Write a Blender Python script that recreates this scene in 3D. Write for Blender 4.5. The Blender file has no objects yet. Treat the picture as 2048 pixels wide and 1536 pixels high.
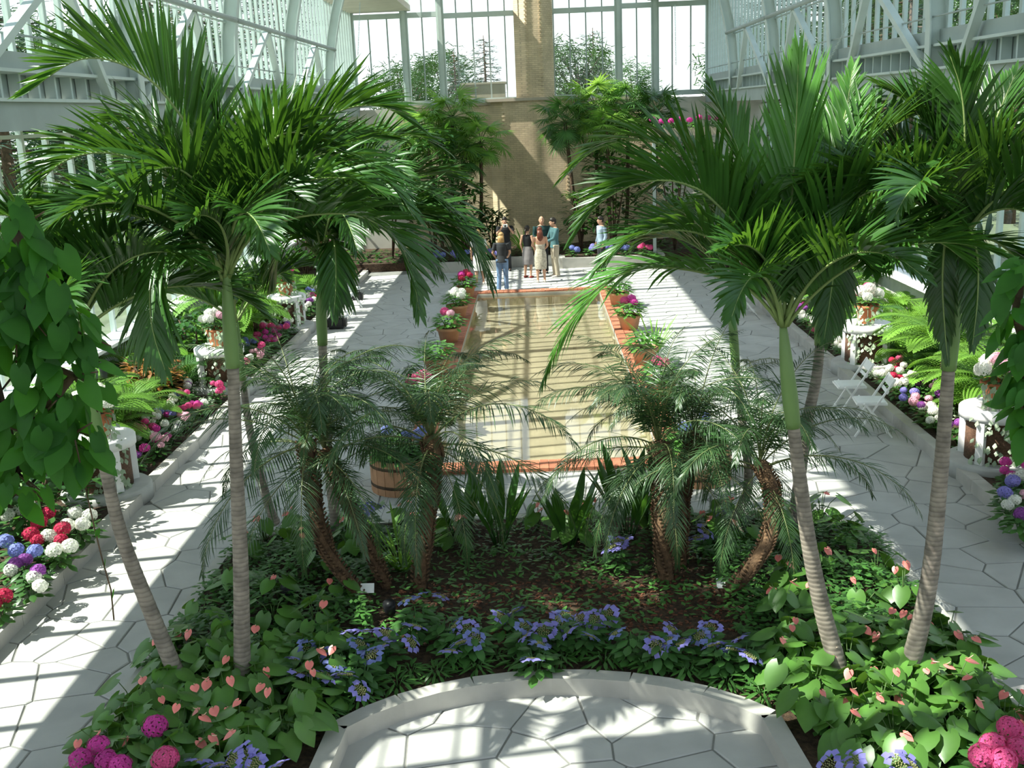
import bpy, bmesh, math, random
import numpy as np
from mathutils import Vector, Matrix
rnd = random.Random(7)
SC = bpy.context.scene
COL = SC.collection
PI = math.pi

# ------------------------------------------------------------------ camera
F_PX, EYE = 2140.0, 5.0
ax_y = Vector((40.0, 550.0, -2140.0)).normalized()          # hall axis seen in camera axes
ax_z = Vector((-346.0, 8330.0, 2140.0)); ax_z -= ax_y * ax_z.dot(ax_y); ax_z.normalize()
ax_x = ax_y.cross(ax_z)
ROT = Matrix((ax_x, ax_y, ax_z))
cam_d = bpy.data.cameras.new('camera'); cam = bpy.data.objects.new('camera', cam_d); COL.objects.link(cam)
cam.matrix_world = Matrix.Translation((0, 0, EYE)) @ ROT.to_4x4()
cam_d.sensor_width = 36.0; cam_d.lens = 36.0 * F_PX / 2048.0; cam_d.clip_end = 600
SC.camera = cam

# ------------------------------------------------------------------ sky, sun, exposure
W = bpy.data.worlds.new('sky'); SC.world = W; W.use_nodes = True
wn = W.node_tree.nodes; wl = W.node_tree.links
bg = wn['Background']
tc = wn.new('ShaderNodeTexCoord'); sep = wn.new('ShaderNodeSeparateXYZ'); rmp = wn.new('ShaderNodeValToRGB')
wl.new(tc.outputs['Generated'], sep.inputs[0]); wl.new(sep.outputs['Z'], rmp.inputs[0]); wl.new(rmp.outputs[0], bg.inputs[0])
rmp.color_ramp.elements[0].position = 0.0; rmp.color_ramp.elements[0].color = (0.95, 0.97, 1.0, 1)
rmp.color_ramp.elements[1].position = 0.9; rmp.color_ramp.elements[1].color = (0.5, 0.69, 1.0, 1)
bg.inputs[1].default_value = 1.5
sun_d = bpy.data.lights.new('sun', 'SUN'); sun = bpy.data.objects.new('sun', sun_d); COL.objects.link(sun)
SUN_DIR = Vector((1.0, 0.18, -1.3)).normalized()
sun.rotation_euler = SUN_DIR.to_track_quat('-Z', 'Y').to_euler(); sun.location = (-30, -5, 40)
sun_d.energy = 10.5; sun_d.angle = 0.009; sun_d.color = (1.0, 0.96, 0.88)
SC.view_settings.view_transform = 'Standard'; SC.view_settings.look = 'None'
SC.view_settings.exposure = 0.2; SC.view_settings.gamma = 1.0
SC.view_settings.use_curve_mapping = False

# ------------------------------------------------------------------ placing
def _ray(u, v): return ROT @ Vector((u - 1024.0, 768.0 - v, -F_PX))
def at(u, v, Y):
    r = _ray(u, v); t = Y / r.y
    return Vector((r.x * t, Y, EYE + r.z * t))
def gnd(u, v, z=0.0):
    r = _ray(u, v); t = (z - EYE) / r.z
    return Vector((r.x * t, r.y * t, z))

# ------------------------------------------------------------------ mesh builder
class MB:
    def __init__(s): s.v = []; s.f = []; s.m = []; s.cur = 0
    def face(s, idx): s.f.append(idx); s.m.append(s.cur)
    def add(s, verts, faces):
        b = len(s.v); s.v.extend(tuple(p) for p in verts)
        for f in faces: s.face(tuple(i + b for i in f))
    def box(s, c, d, rot=None):
        x, y, z = d[0] / 2, d[1] / 2, d[2] / 2
        vs = [Vector((i * x, j * y, k * z)) for k in (-1, 1) for j in (-1, 1) for i in (-1, 1)]
        if rot is not None: vs = [rot @ p for p in vs]
        c = Vector(c)
        s.add([p + c for p in vs], [(0, 2, 3, 1), (4, 5, 7, 6), (0, 1, 5, 4), (2, 6, 7, 3), (0, 4, 6, 2), (1, 3, 7, 5)])
    def bar(s, a, b, w, h, up=(0, 0, 1)):
        a = Vector(a); b = Vector(b); t = (b - a).normalized(); u = Vector(up)
        if abs(t.dot(u)) > .98: u = Vector((0, 1, 0))
        sd = t.cross(u).normalized(); n = sd.cross(t).normalized()
        r = Matrix((sd, t, n)).transposed()
        s.box((a + b) / 2, (w, (b - a).length, h), r)
    def tube(s, pts, rad, n=8, cap=True, sx=1.0):
        pts = [Vector(p) for p in pts]
        if not hasattr(rad, '__len__'): rad = [rad] * len(pts)
        b = len(s.v); k = len(pts); ref = None
        for i, p in enumerate(pts):
            t = (pts[min(i + 1, k - 1)] - pts[max(i - 1, 0)])
            t = t.normalized() if t.length > 1e-9 else Vector((0, 0, 1))
            if ref is None:
                ref = Vector((1, 0, 0)) if abs(t.x) < .8 else Vector((0, 1, 0))
            ref = (ref - t * ref.dot(t)).normalized(); o = t.cross(ref)
            for j in range(n):
                a = 2 * PI * j / n
                s.v.append(tuple(p + (ref * (math.cos(a) * sx) + o * math.sin(a)) * rad[i]))
        for i in range(k - 1):
            for j in range(n):
                j2 = (j + 1) % n
                s.face((b + i * n + j, b + i * n + j2, b + (i + 1) * n + j2, b + (i + 1) * n + j))
        if cap:
            s.face(tuple(b + j for j in reversed(range(n)))); s.face(tuple(b + (k - 1) * n + j for j in range(n)))
    def lathe(s, prof, n=16, c=(0, 0, 0)):
        b = len(s.v); k = len(prof)
        for r, z in prof:
            for j in range(n):
                a = 2 * PI * j / n
                s.v.append((c[0] + r * math.cos(a), c[1] + r * math.sin(a), c[2] + z))
        for i in range(k - 1):
            for j in range(n):
                j2 = (j + 1) % n
                s.face((b + i * n + j, b + i * n + j2, b + (i + 1) * n + j2, b + (i + 1) * n + j))
        if prof[0][0] > 1e-6: s.face(tuple(b + j for j in reversed(range(n))))
        if prof[-1][0] > 1e-6: s.face(tuple(b + (k - 1) * n + j for j in range(n)))
    def prism(s, poly, z0, z1, inset=0.0):
        n = len(poly); b = len(s.v)
        cx = sum(p[0] for p in poly) / n; cy = sum(p[1] for p in poly) / n
        for p in poly: s.v.append((p[0], p[1], z0))
        for p in poly: s.v.append((p[0], p[1], z1 - inset * .6))
        for j in range(n):
            j2 = (j + 1) % n; s.face((b + j, b + j2, b + n + j2, b + n + j))
        if inset > 0:
            for p in poly:
                dx, dy = p[0] - cx, p[1] - cy; L = math.hypot(dx, dy) + 1e-9; k = max(0, L - inset) / L
                s.v.append((cx + dx * k, cy + dy * k, z1))
            for j in range(n):
                j2 = (j + 1) % n; s.face((b + n + j, b + n + j2, b + 2 * n + j2, b + 2 * n + j))
            s.face(tuple(range(b + 2 * n, b + 3 * n)))
        else: s.face(tuple(range(b + n, b + 2 * n)))
    def leaf(s, p, d, w, L, wd, rows=4, droop=0.0, fold=0.25, peak=.45, heart=0.0, curl=0.0):
        """one leaf blade: base p, direction d, width vector w"""
        d = Vector(d).normalized(); w = Vector(w); w = (w - d * w.dot(d))
        w = w.normalized() if w.length > 1e-6 else d.orthogonal().normalized()
        b = len(s.v); q = Vector(p)
        us = [0, .07, .22, .42, .64, .85, 1.0] if heart else [i / rows for i in range(rows + 1)]
        rows = len(us) - 1
        for i in range(rows + 1):
            u = us[i]; st = L * (us[min(i + 1, rows)] - u)
            if heart: g = (.40, .76, 1.0, .95, .70, .33, .02)[i]
            elif u <= peak: g = .25 + .75 * math.sin(PI / 2 * u / peak)
            else: g = math.cos(PI / 2 * (u - peak) / (1 - peak)) ** .8 if u < 1 else 0.02
            g = max(g, .02) * wd / 2
            n = w.cross(d).normalized()
            back = -d * (heart * L * (.22, .19, .10, .03, 0, 0, 0)[i]) if heart else Vector()
            e = n * (g * fold)
            s.v.append(tuple(q - w * g + e + back)); s.v.append(tuple(q)); s.v.append(tuple(q + w * g + e + back))
            dd = (d + Vector((0, 0, -1)) * droop / rows - n * curl / rows).normalized()
            d = dd; w = (w - d * w.dot(d)).normalized(); q = q + d * st
        for i in range(rows):
            a = b + i * 3
            s.face((a, a + 1, a + 4, a + 3)); s.face((a + 1, a + 2, a + 5, a + 4))
    def mesh(s, name, mats, smooth=True):
        me = bpy.data.meshes.new(name); me.from_pydata(s.v, [], s.f)
        for m in (mats if isinstance(mats, (list, tuple)) else [mats]): me.materials.append(m)
        if len(me.polygons):
            if max(s.m) > 0: me.polygons.foreach_set('material_index', s.m)
            me.polygons.foreach_set('use_smooth', [smooth] * len(me.polygons))
        me.update(); return me
    def build(s, name, mats, parent=None, loc=(0, 0, 0), smooth=True, off=None):
        if off is not None: s.v = [(a - off[0], b - off[1], c - off[2]) for a, b, c in s.v]
        return link(name, s.mesh(name, mats, smooth), parent, loc)

def link(name, me, parent=None, loc=(0, 0, 0), rot=(0, 0, 0), scale=None):
    o = bpy.data.objects.new(name, me); COL.objects.link(o); o.location = loc; o.rotation_euler = rot
    if scale is not None: o.scale = (scale,) * 3 if not hasattr(scale, '__len__') else scale
    if parent: o.parent = parent
    return o
def tag(o, label=None, cat=None, group=None, kind=None):
    if label: o['label'] = label
    if cat: o['category'] = cat
    if group: o['group'] = group
    if kind: o['kind'] = kind
    return o
def thing(name, loc, label, cat, group=None, rz=0.0, scale=None):
    o = link(name, None, None, loc, (0, 0, rz), scale); o.empty_display_size = .1
    return tag(o, label, cat, group)
KIDS = {}
def copy_tree(o, kids=None):
    c = o.copy(); COL.objects.link(c)
    for ch in o.children:
        k = ch.copy(); COL.objects.link(k); k.parent = c
        for g in ch.children:
            q = g.copy(); COL.objects.link(q); q.parent = k
    return c
def place(proto, used, loc, rz, scale, label, group):
    o = proto if not used else copy_tree(proto)
    o.location = loc; o.rotation_euler = (0, 0, rz); o.scale = (scale,) * 3
    o['label'] = label
    if group: o['group'] = group
    return o

# ------------------------------------------------------------------ materials
def _mat(name):
    m = bpy.data.materials.new(name); m.use_nodes = True
    return m, m.node_tree.nodes, m.node_tree.links, m.node_tree.nodes['Principled BSDF']
def plain(name, col, rough=.6, var=.12, scale=6.0, bump=0.0, metal=0.0, spec=.4, stretch=(1, 1, 1), bscale=None, rand=.0):
    m, N, L, P = _mat(name)
    tcn = N.new('ShaderNodeTexCoord'); mp = N.new('ShaderNodeMapping'); mp.inputs['Scale'].default_value = stretch
    L.new(tcn.outputs['Object'], mp.inputs[0])
    nz = N.new('ShaderNodeTexNoise'); nz.inputs['Scale'].default_value = scale; nz.inputs['Detail'].default_value = 5
    L.new(mp.outputs[0], nz.inputs['Vector'])
    mr = N.new('ShaderNodeMapRange'); mr.inputs[1].default_value = .3; mr.inputs[2].default_value = .7
    mr.inputs[3].default_value = 1 - var; mr.inputs[4].default_value = 1 + var
    L.new(nz.outputs[0], mr.inputs[0])
    hs = N.new('ShaderNodeHueSaturation'); hs.inputs['Color'].default_value = (*col, 1)
    if rand:
        oi = N.new('ShaderNodeObjectInfo'); m2 = N.new('ShaderNodeMapRange'); m2.inputs[3].default_value = 1 - rand; m2.inputs[4].default_value = 1 + rand
        L.new(oi.outputs['Random'], m2.inputs[0]); mu = N.new('ShaderNodeMath'); mu.operation = 'MULTIPLY'
        L.new(mr.outputs[0], mu.inputs[0]); L.new(m2.outputs[0], mu.inputs[1]); L.new(mu.outputs[0], hs.inputs['Value'])
    else: L.new(mr.outputs[0], hs.inputs['Value'])
    L.new(hs.outputs[0], P.inputs['Base Color'])
    P.inputs['Roughness'].default_value = rough; P.inputs['Metallic'].default_value = metal; P.inputs['Specular IOR Level'].default_value = spec
    if bump:
        nb = N.new('ShaderNodeTexNoise'); nb.inputs['Scale'].default_value = bscale or scale * 3; nb.inputs['Detail'].default_value = 6
        L.new(mp.outputs[0], nb.inputs['Vector'])
        bp = N.new('ShaderNodeBump'); bp.inputs['Strength'].default_value = bump; bp.inputs['Distance'].default_value = .02
        L.new(nb.outputs[0], bp.inputs['Height']); L.new(bp.outputs[0], P.inputs['Normal'])
    return m
def leafmat(name, col, trans=None, rough=.38, mix=.3, var=.3, scale=3.0, spec=.45, rand=.15):
    m, N, L, P = _mat(name)
    tcn = N.new('ShaderNodeTexCoord')
    nz = N.new('ShaderNodeTexNoise'); nz.inputs['Scale'].default_value = scale; nz.inputs['Detail'].default_value = 3
    L.new(tcn.outputs['Object'], nz.inputs['Vector'])
    mr = N.new('ShaderNodeMapRange'); mr.inputs[1].default_value = .3; mr.inputs[2].default_value = .7
    mr.inputs[3].default_value = 1 - var; mr.inputs[4].default_value = 1 + var
    L.new(nz.outputs[0], mr.inputs[0])
    oi = N.new('ShaderNodeObjectInfo'); m2 = N.new('ShaderNodeMapRange'); m2.inputs[3].default_value = 1 - rand; m2.inputs[4].default_value = 1 + rand
    L.new(oi.outputs['Random'], m2.inputs[0]); mu = N.new('ShaderNodeMath'); mu.operation = 'MULTIPLY'
    L.new(mr.outputs[0], mu.inputs[0]); L.new(m2.outputs[0], mu.inputs[1])
    hs = N.new('ShaderNodeHueSaturation'); hs.inputs['Color'].default_value = (*col, 1); L.new(mu.outputs[0], hs.inputs['Value'])
    L.new(hs.outputs[0], P.inputs['Base Color'])
    P.inputs['Roughness'].default_value = rough; P.inputs['Specular IOR Level'].default_value = spec
    tr = N.new('ShaderNodeBsdfTranslucent'); h2 = N.new('ShaderNodeHueSaturation')
    h2.inputs['Color'].default_value = (*(trans or (min(1, col[0] * 2.2 + .02), min(1, col[1] * 2.0 + .03), col[2] * .8)), 1)
    L.new(mu.outputs[0], h2.inputs['Value']); L.new(h2.outputs[0], tr.inputs[0])
    mx = N.new('ShaderNodeMixShader'); mx.inputs[0].default_value = mix
    L.new(P.outputs[0], mx.inputs[1]); L.new(tr.outputs[0], mx.inputs[2]); L.new(mx.outputs[0], N['Material Output'].inputs[0])
    return m
def ringmat(name, c1, c2, freq, rough=.7, dist=1.2):
    m, N, L, P = _mat(name)
    tcn = N.new('ShaderNodeTexCoord')
    wv = N.new('ShaderNodeTexWave'); wv.wave_type = 'BANDS'; wv.bands_direction = 'Z'; wv.inputs['Scale'].default_value = freq
    wv.inputs['Distortion'].default_value = dist; wv.inputs['Detail'].default_value = 3; wv.inputs['Detail Scale'].default_value = 2
    L.new(tcn.outputs['Object'], wv.inputs['Vector'])
    nz = N.new('ShaderNodeTexNoise'); nz.inputs['Scale'].default_value = 9; L.new(tcn.outputs['Object'], nz.inputs['Vector'])
    rp = N.new('ShaderNodeValToRGB'); rp.color_ramp.elements[0].position = .05; rp.color_ramp.elements[0].color = (*c2, 1)
    rp.color_ramp.elements[1].position = .45; rp.color_ramp.elements[1].color = (*c1, 1)
    L.new(wv.outputs[0], rp.inputs[0])
    mr = N.new('ShaderNodeMapRange'); mr.inputs[1].default_value = .3; mr.inputs[2].default_value = .7; mr.inputs[3].default_value = .65; mr.inputs[4].default_value = 1.3
    L.new(nz.outputs[0], mr.inputs[0])
    hs = N.new('ShaderNodeHueSaturation'); L.new(rp.outputs[0], hs.inputs['Color']); L.new(mr.outputs[0], hs.inputs['Value'])
    L.new(hs.outputs[0], P.inputs['Base Color']); P.inputs['Roughness'].default_value = rough
    bp = N.new('ShaderNodeBump'); bp.inputs['Strength'].default_value = .25; bp.inputs['Distance'].default_value = .01
    L.new(wv.outputs[0], bp.inputs['Height']); L.new(bp.outputs[0], P.inputs['Normal'])
    return m
def glassmat(name, tint=(.93, .97, .95), refl=.06):
    m, N, L, P = _mat(name); N.remove(P)
    t = N.new('ShaderNodeBsdfTransparent'); t.inputs[0].default_value = (*tint, 1)
    g = N.new('ShaderNodeBsdfGlossy'); g.inputs['Roughness'].default_value = .02
    lw = N.new('ShaderNodeLayerWeight'); lw.inputs[0].default_value = .5
    fr = N.new('ShaderNodeMath'); fr.operation = 'POWER'; fr.inputs[1].default_value = 5; L.new(lw.outputs['Facing'], fr.inputs[0])
    f2 = N.new('ShaderNodeMath'); f2.operation = 'MULTIPLY_ADD'; f2.inputs[1].default_value = .22; f2.inputs[2].default_value = .02; L.new(fr.outputs[0], f2.inputs[0]); fr = f2
    mx = N.new('ShaderNodeMixShader'); L.new(fr.outputs[0], mx.inputs[0]); L.new(t.outputs[0], mx.inputs[1]); L.new(g.outputs[0], mx.inputs[2])
    L.new(mx.outputs[0], N['Material Output'].inputs[0]); return m
def brickmat(name, c1, c2, mortar, sx, sy, axis='xz'):
    m, N, L, P = _mat(name)
    tcn = N.new('ShaderNodeTexCoord'); sp = N.new('ShaderNodeSeparateXYZ'); cb = N.new('ShaderNodeCombineXYZ')
    L.new(tcn.outputs['Object'], sp.inputs[0])
    ad = N.new('ShaderNodeMath'); ad.operation = 'ADD'; L.new(sp.outputs['X'], ad.inputs[0]); L.new(sp.outputs['Y'], ad.inputs[1])
    L.new(ad.outputs[0], cb.inputs[0]); L.new(sp.outputs['Z'], cb.inputs[1])
    br = N.new('ShaderNodeTexBrick'); L.new(cb.outputs[0], br.inputs['Vector'])
    br.inputs['Color1'].default_value = (*c1, 1); br.inputs['Color2'].default_value = (*c2, 1); br.inputs['Mortar'].default_value = (*mortar, 1)
    br.inputs['Scale'].default_value = 1.0; br.inputs['Mortar Size'].default_value = .008; br.inputs['Brick Width'].default_value = sx; br.inputs['Row Height'].default_value = sy
    nz = N.new('ShaderNodeTexNoise'); nz.inputs['Scale'].default_value = 2.0; L.new(tcn.outputs['Object'], nz.inputs['Vector'])
    mr = N.new('ShaderNodeMapRange'); mr.inputs[1].default_value = .3; mr.inputs[2].default_value = .7; mr.inputs[3].default_value = .85; mr.inputs[4].default_value = 1.15
    L.new(nz.outputs[0], mr.inputs[0]); hs = N.new('ShaderNodeHueSaturation'); L.new(br.outputs[0], hs.inputs['Color']); L.new(mr.outputs[0], hs.inputs['Value'])
    L.new(hs.outputs[0], P.inputs['Base Color']); P.inputs['Roughness'].default_value = .85
    bp = N.new('ShaderNodeBump'); bp.inputs['Strength'].default_value = .6; bp.inputs['Distance'].default_value = .01; bp.invert = True
    L.new(br.outputs['Fac'], bp.inputs['Height']); L.new(bp.outputs[0], P.inputs['Normal'])
    return m
M = {}
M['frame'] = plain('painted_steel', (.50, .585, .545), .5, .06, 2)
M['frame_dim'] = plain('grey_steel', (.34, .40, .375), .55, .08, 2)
M['glass'] = glassmat('pane_glass')
M['stone'] = plain('limestone_flag', (.45, .44, .42), .75, .10, 2.2, .25, rand=.07)
M['grout'] = plain('flag_joint', (.22, .215, .20), .9, .15, 5)
M['curb'] = plain('concrete_curb', (.45, .43, .39), .8, .12, 3, .2, rand=.05)
M['soil'] = plain('bark_mulch', (.06, .035, .02), .95, .6, 22, .8)
M['chip'] = plain('red_bark_chip', (.17, .065, .035), .9, .4, 30)
M['brick_red'] = plain('red_brick', (.40, .145, .08), .85, .2, 7, .3, rand=.2)
M['brick_tan'] = brickmat('tan_brick', (.68, .555, .365), (.58, .47, .305), (.48, .39, .26), .21, .068)
M['tan_stone'] = plain('tan_cap_stone', (.46, .40, .31), .8, .08, 3)
M['poolfloor'] = plain('pool_bottom', (.60, .55, .44), .8, .12, 3)
M['white'] = plain('white_paint', (.84, .84, .82), .5, .05, 4)
M['terra'] = plain('terracotta', (.46, .155, .062), .8, .15, 6, .15)
M['terra_pale'] = plain('pale_terracotta', (.50, .27, .15), .85, .15, 6, .15)
M['rattan'] = plain('brown_wicker', (.13, .07, .04), .8, .45, 30, .6, stretch=(1, 1, 3))
M['black'] = plain('black_plastic', (.012, .012, .014), .45, .1, 5)
M['grass'] = plain('lawn', (.11, .135, .075), .9, .3, .6)
M['concrete'] = plain('concrete_base', (.42, .42, .40), .8, .1, 4, .1)
M['roof'] = plain('roof_lining', (.62, .59, .52), .8, .08, 2)
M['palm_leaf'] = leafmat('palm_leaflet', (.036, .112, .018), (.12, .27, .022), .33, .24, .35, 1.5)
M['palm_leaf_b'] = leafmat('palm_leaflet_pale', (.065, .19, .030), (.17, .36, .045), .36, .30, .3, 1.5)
M['palm_rachis'] = plain('palm_rachis', (.22, .30, .10), .5, .2, 3)
M['crownshaft'] = plain('crownshaft_green', (.17, .28, .09), .45, .2, 2.5, stretch=(1, 1, .3))
M['trunk'] = ringmat('ringed_trunk', (.27, .23, .185), (.205, .172, .138), 7.5)
M['date_leaf'] = leafmat('date_palm_leaflet', (.042, .092, .032), (.09, .18, .04), .36, .2, .3, 2)
M['date_rachis'] = plain('date_rachis', (.16, .19, .07), .5, .2, 4)
M['date_trunk'] = plain('date_trunk', (.13, .075, .04), .95, .5, 14, .9)
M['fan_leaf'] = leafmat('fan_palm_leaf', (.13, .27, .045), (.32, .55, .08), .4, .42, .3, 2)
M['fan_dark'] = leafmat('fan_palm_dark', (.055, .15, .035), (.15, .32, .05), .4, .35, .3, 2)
M['bark'] = plain('dark_bark', (.10, .065, .04), .95, .4, 8, .6)
M['anth_leaf'] = leafmat('anthurium_leaf', (.085, .20, .035), (.20, .40, .04), .34, .22, .25, 4)
M['anth_flower'] = plain('anthurium_spathe', (.78, .22, .19), .35, .15, 8, rand=.25)
M['spadix'] = plain('anthurium_spadix', (.75, .55, .35), .5, .1, 8)
M['stem'] = plain('green_stem', (.10, .17, .05), .6, .2, 5)
M['low_leaf'] = leafmat('low_border_leaf', (.055, .15, .03), (.12, .26, .03), .38, .2, .3, 5)
M['cover_leaf'] = leafmat('groundcover_leaf', (.06, .165, .035), (.15, .32, .04), .38, .2, .45, 2.0)
M['fern'] = leafmat('fern_frond', (.15, .32, .04), (.30, .55, .06), .5, .35, .25, 1.2)
M['fern_dark'] = leafmat('fern_frond_dark', (.055, .16, .03), (.14, .3, .04), .5, .3, .3, 1.2)
M['vine'] = leafmat('vine_leaf', (.028, .105, .018), (.13, .42, .025), .5, .38, .3, 5, .2)
M['pot_leaf'] = leafmat('pot_plant_leaf', (.10, .25, .05), (.2, .42, .06), .45, .3, .3, 5)
M['dark_leaf'] = leafmat('dark_shrub_leaf', (.03, .10, .02), (.10, .25, .025), .3, .3, .35, 2)
M['croton'] = leafmat('orange_croton', (.30, .13, .03), (.5, .22, .04), .4, .25, .3, 5)
M['hyd_leaf'] = leafmat('hydrangea_leaf', (.05, .14, .03), (.13, .28, .03), .42, .2, .3, 5)
M['silver'] = leafmat('silver_trailing_leaf', (.33, .42, .28), (.4, .5, .3), .55, .2, .3, 6)
for nm, c in dict(pink=(.75, .10, .28), white=(.80, .80, .72), red=(.55, .03, .09), lilac=(.30, .27, .68), blue=(.24, .28, .62), purple=(.30, .08, .36), blush=(.80, .45, .55), magenta=(.62, .06, .34)).items():
    M['f_' + nm] = leafmat('petal_' + nm, c, tuple(min(1, x * 1.1) for x in c), .6, .25, .18, 12, .2, .12)
M['f_center'] = plain('flower_center', (.30, .30, .12), .7, .2, 20)
# ================================================================== THE SETTING
def struct(name, mb, mat, parent=None, kind='structure', smooth=False):
    o = mb.build(name, mat, parent, smooth=smooth)
    if parent is None: o['kind'] = kind
    return o
def clip(poly, nx, ny, c):                     # keep n.p <= c
    out = []; k = len(poly)
    for i in range(k):
        a = poly[i]; b = poly[(i + 1) % k]
        da = nx * a[0] + ny * a[1] - c; db = nx * b[0] + ny * b[1] - c
        if da <= 0: out.append(a)
        if (da < 0 < db) or (db < 0 < da):
            t = da / (da - db); out.append((a[0] + (b[0] - a[0]) * t, a[1] + (b[1] - a[1]) * t))
    return out
def area(p): return abs(sum(p[i][0] * p[(i + 1) % len(p)][1] - p[(i + 1) % len(p)][0] * p[i][1] for i in range(len(p)))) / 2

# ---- floor of irregular flagstones
fl = MB()
for x0, x1, y0, y1 in ((-5.6, -2.1, 3, 36), (2.1, 5.6, 3, 36), (-2.1, 2.1, 3, 14.4), (-2.1, 2.1, 30.1, 36)):
    fl.add([(x0, y0, -.012), (x1, y0, -.012), (x1, y1, -.012), (x0, y1, -.012)], [(0, 1, 2, 3)])
floor = struct('floor', fl, M['grout'])
sp = .60; pts = []
for j in range(-1, 52):
    for i in range(-11, 12):
        pts.append((i * sp + (j % 2) * sp * .5 + rnd.uniform(-.27, .27), 5.8 + j * sp + rnd.uniform(-.27, .27)))
regions = ((-5.5, -2.12, 5.6, 34.2), (2.12, 5.5, 5.6, 34.2), (-2.12, 2.12, 5.6, 14.38), (-2.12, 2.12, 30.12, 34.9))
cells = []
for (px, py) in pts:
    poly = [(px - 1, py - 1), (px + 1, py - 1), (px + 1, py + 1), (px - 1, py + 1)]
    for (qx, qy) in pts:
        dx, dy = qx - px, qy - py; d2 = dx * dx + dy * dy
        if 1e-6 < d2 < 3.6:
            d = math.sqrt(d2); poly = clip(poly, dx / d, dy / d, (dx * (px + qx) / 2 + dy * (py + qy) / 2) / d - .009)
            if len(poly) < 3: break
    if len(poly) < 3: continue
    for x0, x1, y0, y1 in regions:
        q = clip(clip(clip(clip(poly, 1, 0, x1), -1, 0, -x0), 0, 1, y1), 0, -1, -y0)
        if len(q) > 2 and area(q) > .02: cells.append(q)
def stone_score(q):
    cx = sum(p[0] for p in q) / len(q); cy = sum(p[1] for p in q) / len(q)
    if abs(cx) < 3.6 and 8.6 < cy < 12.1: return 0
    if 1.95 < abs(cx) < 3.6 and cy < 8.7: return 0
    c = ROT.transposed() @ Vector((cx, cy, -EYE))
    u = 1024 + F_PX * c.x / -c.z; v = 768 - F_PX * c.y / -c.z
    if not (-40 < u < 2090 and v < 1580): return 0
    return area(q) * EYE / (cx * cx + cy * cy + 25) ** 1.5
cells.sort(key=stone_score, reverse=True)
rest = MB()
for k, q in enumerate(cells):
    z1 = rnd.uniform(-.003, .004)
    if k < 298:
        m = MB(); m.prism(q, -.012, z1, .012); m.build('flagstone', M['stone'], floor, smooth=False)
    else: rest.prism(q, -.012, z1, .012)
rest.build('flagstone_paving', M['stone'], floor, smooth=False)['kind'] = 'stuff'

# ---- curbs of the side beds and of the island
def curb_line(name, pts, w, h, label, step=.75):
    root = thing(name, (0, 0, 0), label, 'curb'); root['kind'] = 'structure'
    seg = []; acc = [Vector(pts[0])]
    P = [Vector(p) for p in pts]; cur = [P[0]]; L = 0
    for a, b in zip(P, P[1:]):
        cur.append(b); L += (b - a).length
        if L >= step or b is P[-1]:
            seg.append(cur); cur = [b]; L = 0
    for s in seg:
        m = MB(); n = len(s); le = []; ri = []
        for i, p in enumerate(s):
            t = (s[min(i + 1, n - 1)] - s[max(i - 1, 0)]).normalized(); nrm = Vector((-t.y, t.x, 0)) * (w / 2)
            e = t * (.004 if i == 0 else (-.004 if i == n - 1 else 0))
            le.append(p + nrm + e); ri.append(p - nrm + e)
        for i in range(n): m.v += [tuple(le[i] + Vector((0, 0, -.02))), tuple(ri[i] + Vector((0, 0, -.02))), tuple(ri[i] + Vector((0, 0, h))), tuple(le[i] + Vector((0, 0, h)))]
        for i in range(n - 1):
            a = 4 * i; b = a + 4
            for j in range(4): m.face((a + j, a + (j + 1) % 4, b + (j + 1) % 4, b + j))
        m.face((3, 2, 1, 0)); m.face((4 * n - 4, 4 * n - 3, 4 * n - 2, 4 * n - 1))
        m.build('curb_stone', M['curb'], root, smooth=False)
    return root
def seg_line(a, b, n): return [(a[0] + (b[0] - a[0]) * i / n, a[1] + (b[1] - a[1]) * i / n, 0) for i in range(n + 1)]
curb_line('trim_1', seg_line((-5.55, 4), (-5.55, 34.3), 30), .17, .17, 'straight pale concrete curb between left path and left flower bed', .9)
curb_line('trim_2', seg_line((5.55, 4), (5.55, 34.3), 30), .17, .17, 'straight pale concrete curb between right path and right flower bed', .9)
arc = []
for i in range(13):
    a = math.radians(148 - 116 * i / 12)
    arc.append((2.08 * math.cos(a) + 0.0, 6.95 + 1.56 * math.sin(a), 0))
outline = [(-1.86, 5.6, 0), (-1.82, 7.0, 0)] + arc + [(1.84, 7.0, 0), (1.90, 5.6, 0)]
rear = [(3.78, 5.6, 0), (3.78, 8, 0), (3.78, 10, 0), (3.78, 11.4, 0), (3.45, 12.1, 0), (2.6, 12.4, 0), (1.3, 12.45, 0), (0, 12.45, 0), (-1.3, 12.45, 0), (-2.6, 12.4, 0), (-3.45, 12.1, 0), (-3.78, 11.4, 0), (-3.78, 10, 0), (-3.78, 8, 0), (-3.78, 5.6, 0)]
fine = []
for a, b in zip(outline, outline[1:]):
    fine += [tuple(Vector(a).lerp(Vector(b), k / 2)) for k in range(2)]
curb_line('trim_3', fine + [outline[-1]], .16, .17, 'curved concrete curb around the round patio at the front', .55)
fr = []
for a, b in zip(rear, rear[1:]): fr += [tuple(Vector(a).lerp(Vector(b), k / 2)) for k in range(2)]
curb_line('trim_4', fr + [rear[-1]], .13, .12, 'low stone edging round the back of the palm island', .8)

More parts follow.
